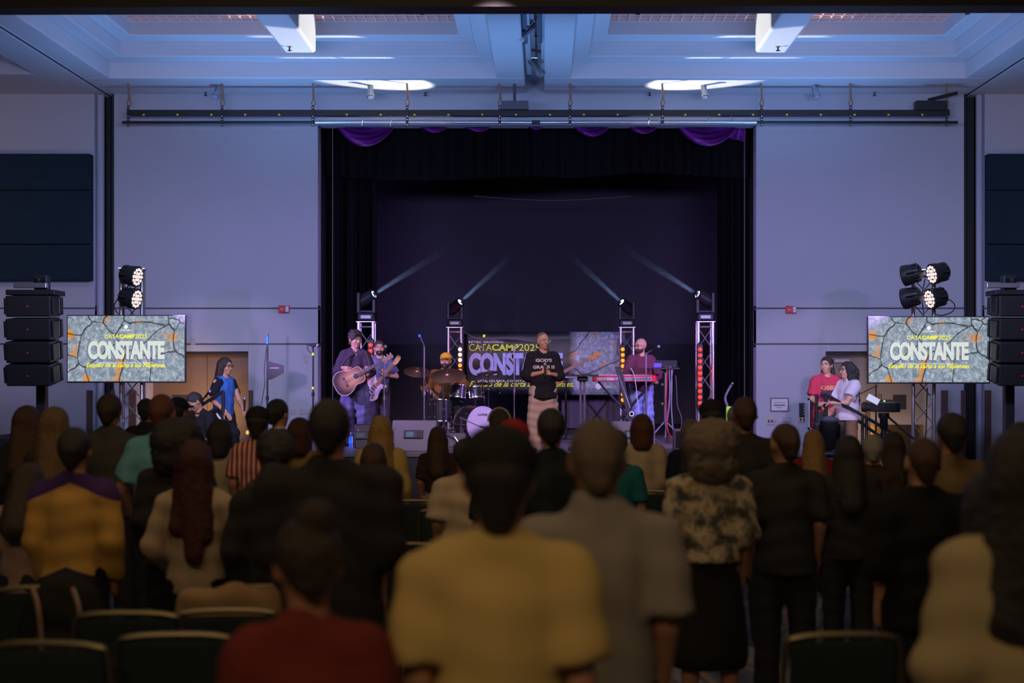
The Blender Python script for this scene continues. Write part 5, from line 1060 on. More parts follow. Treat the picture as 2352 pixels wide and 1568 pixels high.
    if P:
        pl2 = [(Rh @ (c*hs)+hc, Rh @ n) for c, n in pl]
        hm = hairm(hcol) if isinstance(hcol, str) else clothm(hcol)
        d2 = None
        if dd:
            d2 = (lambda X, Y, Z: dd(X-hc[0], Y-hc[1], Z-hc[2]))
        sdf_obj(nm, [nets(*field(rot_prims(P, Rh, hc, hs), vh, subs=rot_prims(sub, Rh, hc, hs), planes=pl2, disp=d2), vh)], hm, t, s)
    fr = lambda v: Vector((Rh @ (V3(*v)*hs)+hc)*s); RM = Matrix(Rh.tolist())
    if detail:
        for e in (-1, 1):
            b = B(); b.ball(fr((e*.031, .0795, .003)), .0110*s, 12); o = b.obj('eye', mat('eye_white', (.62, .58, .56), .3), t, smooth=True)
            B().ball(fr((e*.031, .0868, .004)), .0070*s, 8).obj('iris', mat('iris_dark', (.02, .012, .01), .2), o, smooth=True)
            B().tube([fr((e*.015, .094, .024)), fr((e*.032, .094, .029)), fr((e*.05, .083, .024))], .0042*s, 6).obj('eyebrow', hairm(hair[1] if isinstance(hair[1], str) and hk != 'bald' else 'dark'), t, smooth=True)
            B().tube([fr((e*.017, .0885, .0085)), fr((e*.032, .0920, .0105)), fr((e*.047, .0835, .006))], .0052*s, 6).obj('eyelid', skinm(skin), t, smooth=True)
        B().tube([fr((-.022, .0865, -.066)), fr((-.008, .0945, -.064)), fr((0, .0945, -.0655)), fr((.008, .0945, -.064)), fr((.022, .0865, -.066))], .0042*s, 6).obj('lips', mat('lip_tone', (.38, .10, .09), .45), t, smooth=True)
    if len(hair) > 2:
        hp_ = [E_((0, -.020, .020), (.084, .100, .088)), C_((0, -.065, .0), (0, -.070, -.075), .060, .046, .03)]
        sdf_obj('hair', [nets(*field(rot_prims(hp_, Rh, hc, hs), vh, subs=rot_prims([E_((0, .10, -.035), (.080, .08, .10))], Rh, hc, hs)), vh)], hairm(hair[2]), t, s)
    return t, fr, RM, s, hc
def glasses(t, fr, m=None, s=1.):
    m = m or darkmetal
    for e in (-1, 1):
        pts = [fr((e*.033+.024*math.cos(a), .106-.006*abs(math.cos(a)), .003+.019*math.sin(a))) for a in [k*math.pi/7 for k in range(15)]]
        B().tube(pts, .0026, 5).obj('glasses_rim', m, t); B().tube([fr((e*.056, .100, .008)), fr((e*.083, .03, .006)), fr((e*.084, -.01, .0))], .0026, 5).obj('glasses_temple', m, t)
    B().tube([fr((-.010, .107, .006)), fr((.010, .107, .006))], .0026, 5).obj('glasses_bridge', m, t)
def beard(t, Rh_hc, col='dark', k=.0):
    R, hc, s = Rh_hc
    P = [E_((0, .026, -.05), (.0625, .072, .075)), E_((0, .060, -.094), (.031, .027, .026)), C_((-.022, .089, -.053), (.022, .089, -.053), .0065, .0065, .01)]
    sub = [E_((0, .095, .006), (.09, .10, .048)), E_((0, .105, -.066), (.021, .03, .0075)), E_((0, -.05, -.02), (.1, .07, .1))]
    sdf_obj('beard', [nets(*field(rot_prims(P, R, hc, 1.10), .006, subs=rot_prims(sub, R, hc, 1.10)), .006)], hairm(col), t, s)
PI = math.pi
# ---------------------------------------------------------------- instruments (built in x along the neck, z across, facing -y)
def neck_part(par, x0, x1, w0, w1, m, headpts, hm, y=0., pegs=6, fret=mat('fret_metal', (.6, .6, .6), .3, 1)):
    B().prism([(x0, -w0/2), (x1, -w1/2), (x1, w1/2), (x0, w0/2)], .022, Matrix.Translation((0, y-.012, 0))).obj('neck', m, par, bevel=.003)
    n = 12
    for k in range(n):
        f = 1-.94**(k*1.6); xk = x1-(x1-x0)*f*.98; wk = w1+(w0-w1)*(x1-xk)/(x1-x0); B().box((xk, y-.0245, 0), (.003, .003, wk)).obj('fret', fret, par)
    B().prism(headpts, .016, Matrix.Translation((0, y-.008, 0))).obj('headstock', hm, par, bevel=.003)
    hx0 = min(p[0] for p in headpts); hx1 = max(p[0] for p in headpts)
    for k in range(pegs):
        sgn = 1 if pegs == 6 and par.name.startswith('electric') else (1 if k % 2 else -1)
        xk = hx0+.03+(hx1-hx0-.05)*k/max(1, pegs-1); B().ball((xk, y, sgn*.045), (.009, .006, .012), 8).obj('tuning_peg', chrome, par); B().cyl((xk, y-.018, sgn*.015), (xk, y-.026, sgn*.015), .005, 6).obj('string_post', chrome, par)
    for k in range(6 if pegs == 6 else 4):
        zz_ = (k-(2.5 if pegs == 6 else 1.5))*(.007 if pegs == 6 else .011); B().cyl((x0-.22, y-.03, zz_*1.2), (x1, y-.027, zz_), .0012, 4).obj('string', fret, par)
def place_inst(t, origin, xdir, facing):
    """x axis of the instrument along xdir, its -y axis towards facing"""
    X = Vector(xdir).normalized(); Yv = (-Vector(facing)).normalized(); Yv = (Yv-X*Yv.dot(X)).normalized(); Z = X.cross(Yv)
    t.matrix_world = Matrix.Translation(origin) @ Matrix((X, Yv, Z)).transposed().to_4x4()
def sunburst():
    m = bpy.data.materials.new('sunburst_top'); m.use_nodes = True; nt = m.node_tree; L = nt.links.new; b = nt.nodes['Principled BSDF']; b.inputs['Roughness'].default_value = .42; b.inputs['Specular IOR Level'].default_value = .3
    tc = N(nt, 'ShaderNodeTexCoord'); vm = N(nt, 'ShaderNodeMapping'); vm.inputs['Location'].default_value = (.06, 0, 0); vm.inputs['Scale'].default_value = (3.4, 1, 4.4); L(tc.outputs['Object'], vm.inputs[0])
    ln = N(nt, 'ShaderNodeVectorMath', operation='LENGTH'); L(vm.outputs[0], ln.inputs[0]); r = ramp(nt, [(.05, (.58, .33, .15)), (.5, (.26, .12, .05)), (.85, (.03, .016, .012))]); L(ln.outputs['Value'], r.inputs[0]); L(r.outputs[0], b.inputs['Base Color']); return m
def acoustic_guitar(origin, xdir, facing):
    t = thing('acoustic_guitar', 'sunburst acoustic guitar played by the left guitarist', 'guitar')
    out = spline([(-.31, 0), (-.29, .12), (-.20, .185), (-.09, .17), (0, .118), (.09, .125), (.15, .11), (.175, .05), (.18, 0), (.175, -.05), (.15, -.11), (.09, -.125), (0, -.118), (-.09, -.17), (-.20, -.185), (-.29, -.12)], 4)
    out = [(p.x, p.y) for p in [Vector((q[0], q[1])) for q in out]]
    B().prism(out, .095, Matrix.Translation((0, .045, 0))).obj('guitar_body', mat('guitar_side', (.10, .05, .03), .3), t, bevel=.006)
    B().prism([(a*.985-.001, c*.98) for a, c in out], .006, Matrix.Translation((0, -.006, 0))).obj('sound_board', sunburst(), t)
    b = B(); bp = [Vector((a, -.006, c)) for a, c in out]; b.tube(bp+[bp[0]], .0055, 6); b.obj('binding', mat('cream_binding', (.6, .42, .3), .4), t, smooth=True)
    b = B(); b.lathe([(.052, .009), (.052, .011)], (.06, 0, 0), (0, -1, 0), 24); b.obj('rosette', mat('rosette_pale', (.5, .36, .28), .4), t)
    b = B(); b.lathe([(.044, .0105), (.044, .0125)], (.06, 0, 0), (0, -1, 0), 24); b.obj('sound_hole', blackm, t)
    B().box((-.13, -.014, 0), (.03, .01, .15), bev=.003).obj('bridge', mat('bridge_dark', (.02, .012, .01), .4), t); B().box((-.128, -.02, 0), (.005, .006, .08)).obj('saddle', white, t)
    neck_part(t, .09, .52, .056, .044, mat('neck_grey', (.16, .12, .11), .4), [(.52, -.024), (.55, -.034), (.69, -.036), (.70, 0), (.69, .036), (.55, .034), (.52, .024)], mat('head_brown', (.25, .14, .09), .35), -.004)
    place_inst(t, origin, xdir, facing); return t
def electric_guitar(origin, xdir, facing):
    t = thing('electric_guitar', 'cream electric guitar with a maple neck played by the second guitarist', 'guitar')
    o_ = spline([(-.24, .02), (-.20, .13), (-.09, .155), (.00, .125), (.07, .135), (.155, .165), (.165, .13), (.10, .07), (.085, 0), (.10, -.06), (.13, -.125), (.10, -.145), (.03, -.105), (-.05, -.12), (-.14, -.15), (-.22, -.10)], 4)
    B().prism([(p[0], p[1]) for p in o_], .044).obj('guitar_body', mat('cream_lacquer', (.52, .46, .40), .25), t, bevel=.008)
    B().prism([(p[0]*.72-.0, p[1]*.62-.01) for p in o_], .004, Matrix.Translation((0, -.024, 0))).obj('pickguard', mat('pickguard_pale', (.60, .55, .52), .35), t)
    for xk in (-.10, -.05, .0): B().box((xk, -.029, 0), (.018, .008, .075), bev=.003).obj('pickup', mat('pickup_dark', (.05, .045, .05), .4), t)
    B().box((-.155, -.03, 0), (.035, .01, .08), bev=.002).obj('bridge', chrome, t)
    for k in range(3): B().cyl((-.12-.03*k, -.026, -.07-.004*k), (-.12-.03*k, -.04, -.07-.004*k), .011, 10).obj('control_knob', darkmetal, t)
    neck_part(t, .03, .46, .056, .042, mat('maple_neck', (.50, .24, .09), .35), [(.46, -.022), (.50, -.04), (.60, -.03), (.63, .0), (.61, .04), (.50, .03), (.46, .022)], mat('maple_head', (.50, .26, .10), .35), -.018)
    place_inst(t, origin, xdir, facing); return t
def bass_guitar(origin, xdir, facing):
    t = thing('bass_guitar', 'brown bass guitar whose long neck shows right of the preacher', 'guitar')
    o_ = spline([(-.26, .0), (-.22, .13), (-.08, .16), (.02, .12), (.14, .18), (.19, .14), (.10, .06), (.09, -.04), (.14, -.13), (.06, -.13), (-.08, -.13), (-.22, -.13)], 4)
    B().prism([(p[0], p[1]) for p in o_], .045).obj('guitar_body', mat('bass_brown', (.32, .14, .04), .3), t, bevel=.008)
    B().box((-.05, -.029, 0), (.03, .008, .1)).obj('pickup', darkmetal, t); B().box((-.19, -.03, 0), (.05, .012, .08)).obj('bridge', chrome, t)
    neck_part(t, .03, .64, .062, .042, mat('bass_neck', (.30, .16, .12), .35), [(.64, -.024), (.69, -.045), (.83, -.035), (.86, .01), (.83, .04), (.69, .035), (.64, .024)], mat('bass_head', (.40, .17, .05), .35), -.018, pegs=4)
    place_inst(t, origin, xdir, facing); return t
def strap(lab_t, pts_, col, w=.03):
    b = B(); vs = []; pts_ = [Vector(p) for p in pts_]
    b.tube(spline(pts_, 5, False), w*.5, 6); return b.obj('shoulder_strap', mat('strap_'+lab_t, col, .7), None, smooth=True)
# ================================================================ PEOPLE ON THE STAGE  (local +y is the way a person faces; rz = pi turns it to the hall)
def wl(t, v, s): return Vector(v)*s
FR = PI
# preacher
px_ = xx(1247, 20.0)
t, fr, RM, s, hc = person('man in a black lettered shirt and tan trousers holding a microphone', px_, 20.0, SZ, 1.68, FR+.12, 1.06, .98, head=(.42, .02, 0), skin='a', top=((.012, .011, .016), 'half', .80), hair=('crop', 'greybrown'), detail=True, vox=.012, loose=.02,
    arms=((V3(-.235, .05, 1.13), V3(-.075, .20, 1.16)), (V3(.245, .05, 1.13), V3(.03, .20, 1.18))), bottom=((.46, .33, .26), 'trousers'), baggy=.03,
    hands=(dict(d=V3(.75, .1, .5), n=V3(.2, -1, .3), curl=.9, th=1), dict(d=V3(-.5, .15, .85), n=V3(-.6, -.8, .0), curl=1.15, th=-1)), jaw=1.1, belly=.03, shoes=(.03, .02, .02))
glasses(t, fr, mat('glasses_clear', (.6, .6, .62), .2, .5)); B().ball(fr((.088, 0, -.045)), .006).obj('earring', chrome, t)
pr = t
mt = thing('handheld_microphone', 'black handheld microphone in the hands of the man in the lettered shirt', 'microphone', tuple(Matrix.Translation((px_, 20.0, SZ)) @ Matrix.Rotation(FR+.12, 4, 'Z') @ Vector((.0, .27*s, 1.12*s))))
mic(mt, (0, 0, 0), (.0, .1, 1))
for w_, a, c, z1, z2 in (("GOD'S", -.115, .115, 1.335, 1.385), ('GRACE IS', -.155, .155, 1.235, 1.285)):
    tx = text('lettering', w_, a, c, z1*s, z2*s, 0, mat('print_cream', (.55, .50, .50), .7), pr, .045)
    me = tx.data; n = len(me.vertices); q = np.empty(n*3); me.vertices.foreach_get('co', q); q = q.reshape(n, 3)
    xs = q[:, 0].copy(); q[:, 0] = -xs; q[:, 1] = .205-1.6*xs**2-(.01 if z1 > 1.25 else 0); me.vertices.foreach_set('co', q.ravel()); me.update()
    sd_ = tx.modifiers.new('t', 'SHRINKWRAP'); sd_.target = [c_ for c_ in pr.children if c_.name.startswith('shirt')][0]; sd_.wrap_method = 'PROJECT'; sd_.use_project_y = True; sd_.use_negative_direction = True; sd_.use_positive_direction = True; sd_.project_limit = .25; sd_.offset = .004
# left acoustic guitarist
gx = xx(815, 21.6)
gp, fr, RM, s, hc = person('young man with curly dark hair and violet jacket playing acoustic guitar', gx, 21.6, SZ, 1.74, FR-.1, 1.0, .98, head=(.75, -.08, 0), skin='a', top=((.045, .030, .045), 'long', .95), hair=('messy', 'dark'), detail=True, vox=.012, loose=.022, collar=True,
    arms=((V3(-.25, .04, 1.14), V3(-.255, .27, 1.10)), (V3(.27, .02, 1.14), V3(.13, .25, 1.21))), bottom=((.08, .075, .16), 'trousers'), baggy=.03, botkind='denim', legs=((V3(-.14, .02, .49), V3(-.18, -.02, .08)), (V3(.12, .02, .49), V3(.13, -.02, .08))),
    hands=(dict(d=V3(-.15, .3, .95), n=V3(.4, -.9, 0), curl=.75, th=1), dict(d=V3(-.95, .15, -.2), n=V3(0, -1, .2), curl=.4, th=-1)))
B().tube(spline([fr((.03, .07, -.16)), fr((.03, .11, -.24)), fr((.03, .12, -.36))], 4, False), .006, 5).obj('drawstring', mat('pale_string', (.5, .5, .5), .7), gp)
B().tube(spline([fr((-.03, .07, -.16)), fr((-.035, .11, -.24)), fr((-.05, .12, -.34))], 4, False), .006, 5).obj('drawstring', MC['pale_string'], gp)
acoustic_guitar(pt(811, 868, 21.27), (.82, -.10, .46), (-.05, -1, .12))
so = tag(strap('dark', [pt(775, 880, 21.4), pt(790, 830, 21.40), pt(833, 806, 21.55), pt(848, 830, 21.33), pt(850, 850, 21.3)], (.05, .03, .03)), 'dark leather strap across the chest of the left guitarist', 'strap')
# second guitarist
ep, fr, RM, s, hc = person('bearded man in a grey blue t-shirt playing the cream electric guitar', xx(871, 22.7), 22.7, SZ, 1.62, FR+.1, .98, .98, head=(.05, -.02, 0), skin='a', top=((.10, .11, .19), 'short', .86), topkind='denim', hair=('short', 'dark'), detail=True, vox=.012, loose=.02,
    arms=((V3(-.30, .02, 1.15), V3(-.10, .22, 1.17)), (V3(.26, -.02, 1.13), V3(.17, .20, 1.0))), bottom=((.035, .028, .045), 'trousers'), botkind='denim',
    hands=(dict(d=V3(.2, .3, .9), n=V3(.5, -.8, 0), curl=.8, th=1), dict(d=V3(-.6, .2, -.5), n=V3(0, -1, 0), curl=.5, th=-1)))
beard(ep, (np.array(RM), hc, s), 'dark')
electric_guitar(pt(862, 887, 22.38), (.62, -.10, .72), (0, -1, .05))
# bassist hidden behind the preacher
bp_, fr, RM, s, hc = person('bassist in pale trousers standing hidden behind the man in the lettered shirt', xx(1250, 22.3), 22.3, SZ, 1.56, FR, 1., 1., skin='a', top=((.02, .02, .03), 'short', .88), hair=('short', 'black'), vox=.018,
    arms=((V3(-.28, .05, 1.15), V3(-.10, .24, 1.22)), (V3(.27, .0, 1.13), V3(.10, .2, 1.0))), bottom=((.30, .28, .45), 'trousers'))
bass_guitar(pt(1268, 868, 22.05), (.80, 0, .42), (0, -1, 0))
# keyboard player
kp, fr, RM, s, hc = person('bald bearded man in a plum sweater and blue jeans playing the keyboard', xx(1473, 22.75), 22.75, SZ, 1.66, FR+.1, 1.05, 1., head=(-.95, -.1, 0), skin='a', top=((.13, .035, .065), 'long', .88), hair=('bald', 'dark'), detail=True, vox=.012, loose=.02,
    arms=((V3(-.27, .03, 1.14), V3(-.16, .30, 1.06)), (V3(.27, .03, 1.14), V3(.22, .32, 1.06))), bottom=((.20, .25, .50), 'trousers'), baggy=.02, botkind='denim',
    hands=(dict(d=V3(0, 1, -.1), n=V3(0, 0, -1), curl=.4, th=1), dict(d=V3(0, 1, -.1), n=V3(0, 0, -1), curl=.4, th=-1)))
glasses(kp, fr); beard(kp, (np.array(RM), hc, s), 'dark')
# drummer
dp, fr, RM, s, hc = person('bearded drummer in a yellow cap and brown t-shirt seated behind the drums', xx(1024, 23.3), 23.3, SZ+.015, 1.75, FR, 1.15, 1.1, head=(-.15, -.02, 0), skin='a', top=((.30, .13, .035), 'half', .82), hair=('cap', (.75, .38, .03)), detail=True, vox=.012, loose=.03, seatz=.58,
    arms=((V3(-.30, .10, .90), V3(-.14, .34, .80)), (V3(.33, .06, .86), V3(.14, .30, .72))), legs=((V3(-.22, .42, .56), V3(-.24, .46, .15)), (V3(.22, .42, .56), V3(.24, .46, .15))), bottom=((.03, .03, .04), 'trousers'),
    hands=(dict(d=V3(.3, .9, -.1), n=V3(0, 0, -1), curl=1.2, th=1), dict(d=V3(-.3, .9, -.2), n=V3(0, 0, -1), curl=1.2, th=-1)))
beard(dp, (np.array(RM), hc, s), 'dark')
t = thing('drum_stool', 'round black stool under the drummer', 'stool', (xx(1024, 23.3), 23.35, SZ)); B().cyl((0, 0, .38), (0, 0, .45), .17, 20).obj('seat', blackplastic, t); B().cyl((0, 0, .1), (0, 0, .38), .02).obj('post', chrome, t)
for k in range(3): B().tube([(0, 0, .2), (.2*math.cos(k*2.1), .2*math.sin(k*2.1), .01)], .012).obj('leg', chrome, t)
for (a, b_), lb in ((((1008, 905), (995, 892)), 'drumstick in the right hand of the drummer'), (((1052, 880), (1040, 868)), 'drumstick in the left hand of the drummer')):
    tag(B().tube([pt(a[0], a[1], 22.9), pt(b_[0]+30, b_[1]-5, 22.6)], .007, 6).obj('drumstick', mat('stick_wood', (.5, .35, .2), .5)), lb, 'drumstick')
# woman in a denim vest on the left landing
lw, fr, RM, s, hc = person('long haired woman in a denim vest and striped track trousers leaning on the left landing', xx(513, 19.8), 19.8, .45, 1.62, FR+.95, 1.04, .95, head=(.15, -.05, 0), skin='a', top=((.03, .12, .42), 'sleeveless', .90), topkind='denim', hair=('long', 'dark'), detail=True, vox=.012, lean=.05,
    arms=((V3(-.21, .12, 1.12), V3(-.12, .30, 1.02)), (V3(.245, .03, 1.14), V3(.17, .24, .96))), bottom=((.012, .012, .016), 'trousers'), legs=((V3(-.11, .10, .50), V3(-.12, .02, .08)), (V3(.12, .37, .64), V3(.13, .34, .20))),
    hands=(dict(d=V3(.1, .6, -.8), n=V3(0, -.8, -.5), curl=.35, th=1), dict(d=V3(0, .75, -.6), n=V3(-.2, -.5, -.8), curl=.25, th=-1)))
glasses(lw, fr)
hm_ = thing('handheld_microphone', 'microphone hanging from the far hand of the woman in the denim vest', 'microphone', tuple(pt(561, 944, 19.25))); mic(hm_, (0, 0, 0), (.05, -.1, 1))
sdf_obj('undershirt_sleeves', [nets(*field([C_(V3(e*.118, .02, 1.392), V3(e*.228, .03, 1.24), .094, .066, .02) for e in (-1, 1)], .012), .012)], clothm((.012, .012, .02)), lw, s)
B().tube([(.185*s, .06*s, .93*s), (.205*s, .30*s, .72*s), (.205*s, .38*s, .62*s), (.205*s, .36*s, .40*s)], .016, 6).obj('track_stripe', white, lw, smooth=True); B().cyl((.182*s, .20*s, .99*s), (.188*s, .18*s, 1.01*s), .034, 12).obj('wristband', mat('band_red', (.6, .03, .03), .4), lw)
# seated man at the left
cm, fr, RM, s, hc = person('black haired man with glasses in a black t-shirt bent over at the left stairs', xx(468, 19.0), 19.0, 0, 1.62, FR-.3, .95, .95, head=(-.5, -.6, 0), lean=.25, skin='b', top=((.012, .012, .014), 'short', .86), hair=('short', 'black'), detail=True, vox=.014, arms=((V3(-.24, .2, 1.10), V3(-.14, .42, 1.0)), (V3(.24, .2, 1.10), V3(.14, .42, 1.0))))
glasses(cm, fr, white)
# two girls at the right landing
pg, fr, RM, s, hc = person('braided young woman in a pink printed t-shirt and green trousers on the right landing', xx(1899, 19.9), 19.9, .45, 1.64, FR-.05, .95, .92, head=(-.55, -.02, 0), skin='c', top=((.62, .05, .11), 'short', .93), hair=('tied', 'dark'), detail=True, vox=.012, loose=.025,
    arms=((V3(-.24, .06, 1.14), V3(-.07, .18, 1.0)), (V3(.23, .06, 1.14), V3(.07, .2, .98))), bottom=((.04, .11, .11), 'trousers'),
    hands=(dict(d=V3(.6, .3, -.5), n=V3(0, -1, 0), curl=.6, th=1), dict(d=V3(-.6, .3, -.5), n=V3(0, -1, 0), curl=.6, th=-1)))
def chest_wrap(o, par):
    sd_ = o.modifiers.new('t', 'SHRINKWRAP'); sd_.target = [c_ for c_ in par.children if c_.name.startswith('shirt') and c_ != o and 'print' not in c_.name and 'lettering' not in c_.name][0]; sd_.wrap_method = 'PROJECT'; sd_.use_project_y = True; sd_.use_negative_direction = True; sd_.use_positive_direction = True; sd_.project_limit = .4; sd_.offset = .004
vs = [(.09*(1-2*i/12)*(1+.12*math.sin(j*1.7)), .24, (1.10+.17*j/12+.008*math.sin(i*1.3))*s) for j in range(13) for i in range(13)]
o = B().add(vs, [(j*13+i, j*13+i+1, j*13+i+14, j*13+i+13) for j in range(12) for i in range(12)]).obj('printed_picture', mat('print_dark', (.10, .015, .06), .7, noise=.9, nscale=22), pg); chest_wrap(o, pg)
o = text('printed_lettering', 'OSBI', -.1, .1, 1.27*s, 1.335*s, 0, mat('print_gold', (.7, .42, .14), .6), pg, .03); me = o.data; n = len(me.vertices); q = np.empty(n*3); me.vertices.foreach_get('co', q); q = q.reshape(n, 3); q[:, 0] *= -1; q[:, 1] = .24; me.vertices.foreach_set('co', q.ravel()); me.update(); chest_wrap(o, pg)
wg, fr, RM, s, hc = person('curly haired woman with glasses in a white t-shirt holding the girl in pink', xx(1946, 19.75), 19.75, .45, 1.56, FR-1.0, .95, .92, head=(-.25, .05, 0), skin='c', top=((.62, .58, .68), 'short', .86), hair=('curlylong', 'black'), detail=True, vox=.012, loose=.05,
    arms=((V3(-.20, .20, 1.14), V3(-.05, .42, 1.14)), (V3(.22, .14, 1.16), V3(.12, .40, 1.14))), bottom=((.20, .12, .07), 'trousers'),
    hands=(dict(d=V3(.4, .8, 0), n=V3(0, 0, -1), curl=.5, th=1), dict(d=V3(-.3, .8, 0), n=V3(0, 0, -1), curl=.5, th=-1)))
glasses(wg, fr); B().cyl((.095*s, .36*s, 1.14*s), (.10*s, .38*s, 1.14*s), .034, 12).obj('wristband', MC['band_red'], wg)
# ================================================================ CHAIRS
def make_chair(lab):
    t = thing('banquet_chair', lab, 'chair', (0, 0, 0), 0, 'chairs standing in rows in the hall')
    fm = mat('chair_frame', (.20, .17, .11), .42, .9); sm = mat('chair_fabric', (.010, .022, .026), .85, noise=.3, nscale=30)
    B().box((0, 0, .44), (.45, .44, .07), bev=.025).obj('seat', sm, t); B().box((0, -.23, .70), (.40, .035, .38), R=Matrix.Rotation(.12, 3, 'X'), bev=.015).obj('backrest', sm, t)
    B().tube(spline([(-.215, -.18, .42), (-.225, -.215, .62), (-.215, -.25, .86), (-.17, -.26, .905), (0, -.262, .915), (.17, -.26, .905), (.215, -.25, .86), (.225, -.215, .62), (.215, -.18, .42)], 4, False), .013, 8).obj('back_frame', fm, t, smooth=True)
    for sx in (-1, 1):
        B().tube([(sx*.2, .19, .42), (sx*.215, .22, .01)], .012, 6).obj('leg', fm, t); B().tube([(sx*.21, -.18, .42), (sx*.22, -.27, .01)], .012, 6).obj('leg', fm, t)
        B().tube([(sx*.212, .20, .2), (sx*.217, -.22, .2)], .009, 6).obj('stretcher', fm, t)
    return t
spots = [  # px of the back centre, py of its top edge, depth, label
    (128, 1482, 4.72, 'nearest chair in the bottom left corner'), (392, 1462, 4.85, 'near chair second from the left along the bottom edge'), (292, 1412, 5.9, 'chair with green straps behind the bottom left pair'), (90, 1352, 6.7, 'chair with bags at the left edge above the nearest chair'),
    (510, 1405, 5.75, 'chair carrying the beige cardigan left of the red shirt'), (925, 1252, 8.1, 'chair with a bright metal top rail right of the big man in black'), (958, 1152, 10.6, 'chair with a blue seat between the yellow cardigan and brown top'), (1035, 1172, 10.4, 'chair beside the white shirted person near the aisle'),
    (1490, 1130, 11.6, 'chair behind the cream knit sweater woman'), (1930, 1462, 6.6, 'chair low at the right between the dark t-shirt man and the broad bald man'), (2, 1090, 13.5, 'chair with a blue lit seat at the left edge'),
    (1010, 1275, 8.3, 'chair tilted beside the aisle behind the yellow shirt'), (640, 1350, 7.2, 'chair in front of the child left of the red shirt')]
proto = None
for px, py, D, lab in spots:
    D = (EYE-.905)*F/(py-HY) if py > 1100 else D      # distance at which the top rail of a .905 m chair appears at py
    if proto is None: o = proto = make_chair(lab); o.location = (xx(px, D), D+.25, 0)
    else: o = dup(proto, (xx(px, D), D+.25, 0), 0, lab)
    o.rotation_euler.z = random.uniform(-.08, .08)
# things on the chairs
t = thing('beige_cardigan', 'beige cardigan hung over the back of a chair left of the red shirt', 'cardigan', (xx(510, 5.86), 5.86, .0))
P = [C_((-.18, 0, .80), (.18, 0, .80), .05, .05, .05), C_((-.16, -.02, .80), (-.18, -.03, .50), .05, .055, .05), C_((.16, -.02, .80), (.17, -.03, .52), .05, .055, .05), C_((0, -.02, .80), (0, -.03, .55), .09, .10, .05, sy=.4)]
sdf_obj('cardigan_cloth', [nets(*field(rot_prims(P, np.eye(3), (0, .23, .10)), .014, disp=folds(.012)), .014)], clothm((.34, .22, .12)), t)
t = thing('green_strap', 'dark green strap hanging over the chair behind the bottom left pair', 'strap', (xx(262, 5.9), 5.95, .5)); 
for dx in (0, .12): B().box((dx, .0, .15), (.06, .03, .5), bev=.008).obj('strap_band', mat('strap_green', (.015, .07, .03), .8), t)
t = thing('backpack', 'dark backpack with pale straps on the chair at the left edge', 'backpack', (xx(130, 6.4), 6.5, .46))
sdf_obj('pack_body', [nets(*field([E_((0, 0, .24), (.2, .13, .27)), E_((0, -.1, .14), (.14, .07, .13))], .015, disp=folds(.006)), .015)], clothm((.012, .014, .014)), t)
for sx in (-.1, .08): B().tube(spline([(sx, -.12, .46), (sx+.05, -.19, .38), (sx+.06, -.18, .16), (sx, -.15, .05)], 5, False), .012, 6).obj('shoulder_strap', mat('strap_pale', (.25, .17, .14), .7), t, smooth=True)
# ================================================================ THE AUDIENCE, seen from behind
#  px, top of the head py, px per metre, label, options
S = 'short'
def crowd(px, py, k, lab, **o):
    D = F/k; H = EYE-(py-HY)/k; o['loose'] = o.get('loose', .01)*.6; o['g'] = (o.get('g', 1)-1)*.6+.94; o['sh'] = (o.get('sh', 1)-1)*.7+.93; v = .0165 if k > 600 else (.02 if k > 360 else .024)
    if o.get('hair', (0,))[0] in ('curly', 'messy', 'bun'): H -= .03
    elif o.get('hair', (0,))[0] != 'bald': H -= .012
    arms = o.pop('arms', None)
    if arms == 'fold': arms = ((V3(-.26, .02, 1.13), V3(-.06, .20, 1.10)), (V3(.26, .02, 1.13), V3(.06, .20, 1.10)))
    elif arms == 'front': arms = ((V3(-.25, .02, 1.13), V3(-.12, .22, 1.0)), (V3(.25, .02, 1.13), V3(.12, .22, 1.0)))
    return person(lab, xx(px, D), D, 0, H, o.pop('rz', 0), vox=v, arms=arms, vh=.011 if k > 600 else .015, hs=1.13, **o)
BK = (.026, .026, .027)
crowd(1146, 975, 900, 'person in a yellow t-shirt and dark cap in the centre foreground', g=1.12, sh=1.15, top=((.62, .46, .17), S, .86), hair=('capback', (.018, .021, .020), 'black'), loose=.03, skin='a')
crowd(1372, 955, 750, 'tall bald man in a grey collared shirt in the centre foreground', g=1.15, sh=1.2, top=((.30, .275, .25), S, .84), hair=('crop', 'greybrown'), loose=.04, collar=True, skin='b')
crowd(708, 1165, 950, 'person in a dark red top with pinned up hair at the bottom edge', g=1.0, sh=1.05, top=((.17, .028, .024), 'long', .86), hair=('bun', 'dark'), loose=.02, skin='b', head=(.35, -.1, 0))
crowd(2348, 985, 850, 'woman in a cream shirt with very long black hair at the right edge', g=1.1, sh=1.0, top=((.44, .36, .20), 'long', .80), hair=('verylong', 'black'), loose=.06, skin='b')
crowd(1630, 962, 432, 'woman with curly brown hair in a patterned blouse and dark skirt', g=1.08, sh=1.1, top=((.3, .3, .25), 'half', .98), topkind='floral', hair=('curly', 'greybrown'), loose=.035, skin='b', bottom=((.012, .011, .012), 'skirt'), head=(.2, 0, 0))
crowd(1803, 968, 410, 'balding man in a black t-shirt with bare forearms right of the patterned blouse', g=1.15, sh=1.12, top=(BK, S, .84), hair=('crop', 'brown'), loose=.04, skin='b', head=(.3, -.05, 0))
crowd(2120, 1000, 500, 'broad bald man in a black shirt before the right tower', g=1.3, sh=1.3, top=((.008, .008, .010), 'half', .8), hair=('crop', 'brown'), loose=.05, skin='a')
crowd(2186, 946, 405, 'black haired man in an olive shirt beside the right partition pocket', g=1.15, sh=1.15, top=((.15, .105, .05), S, .85), hair=('short', 'black'), loose=.03, skin='b')
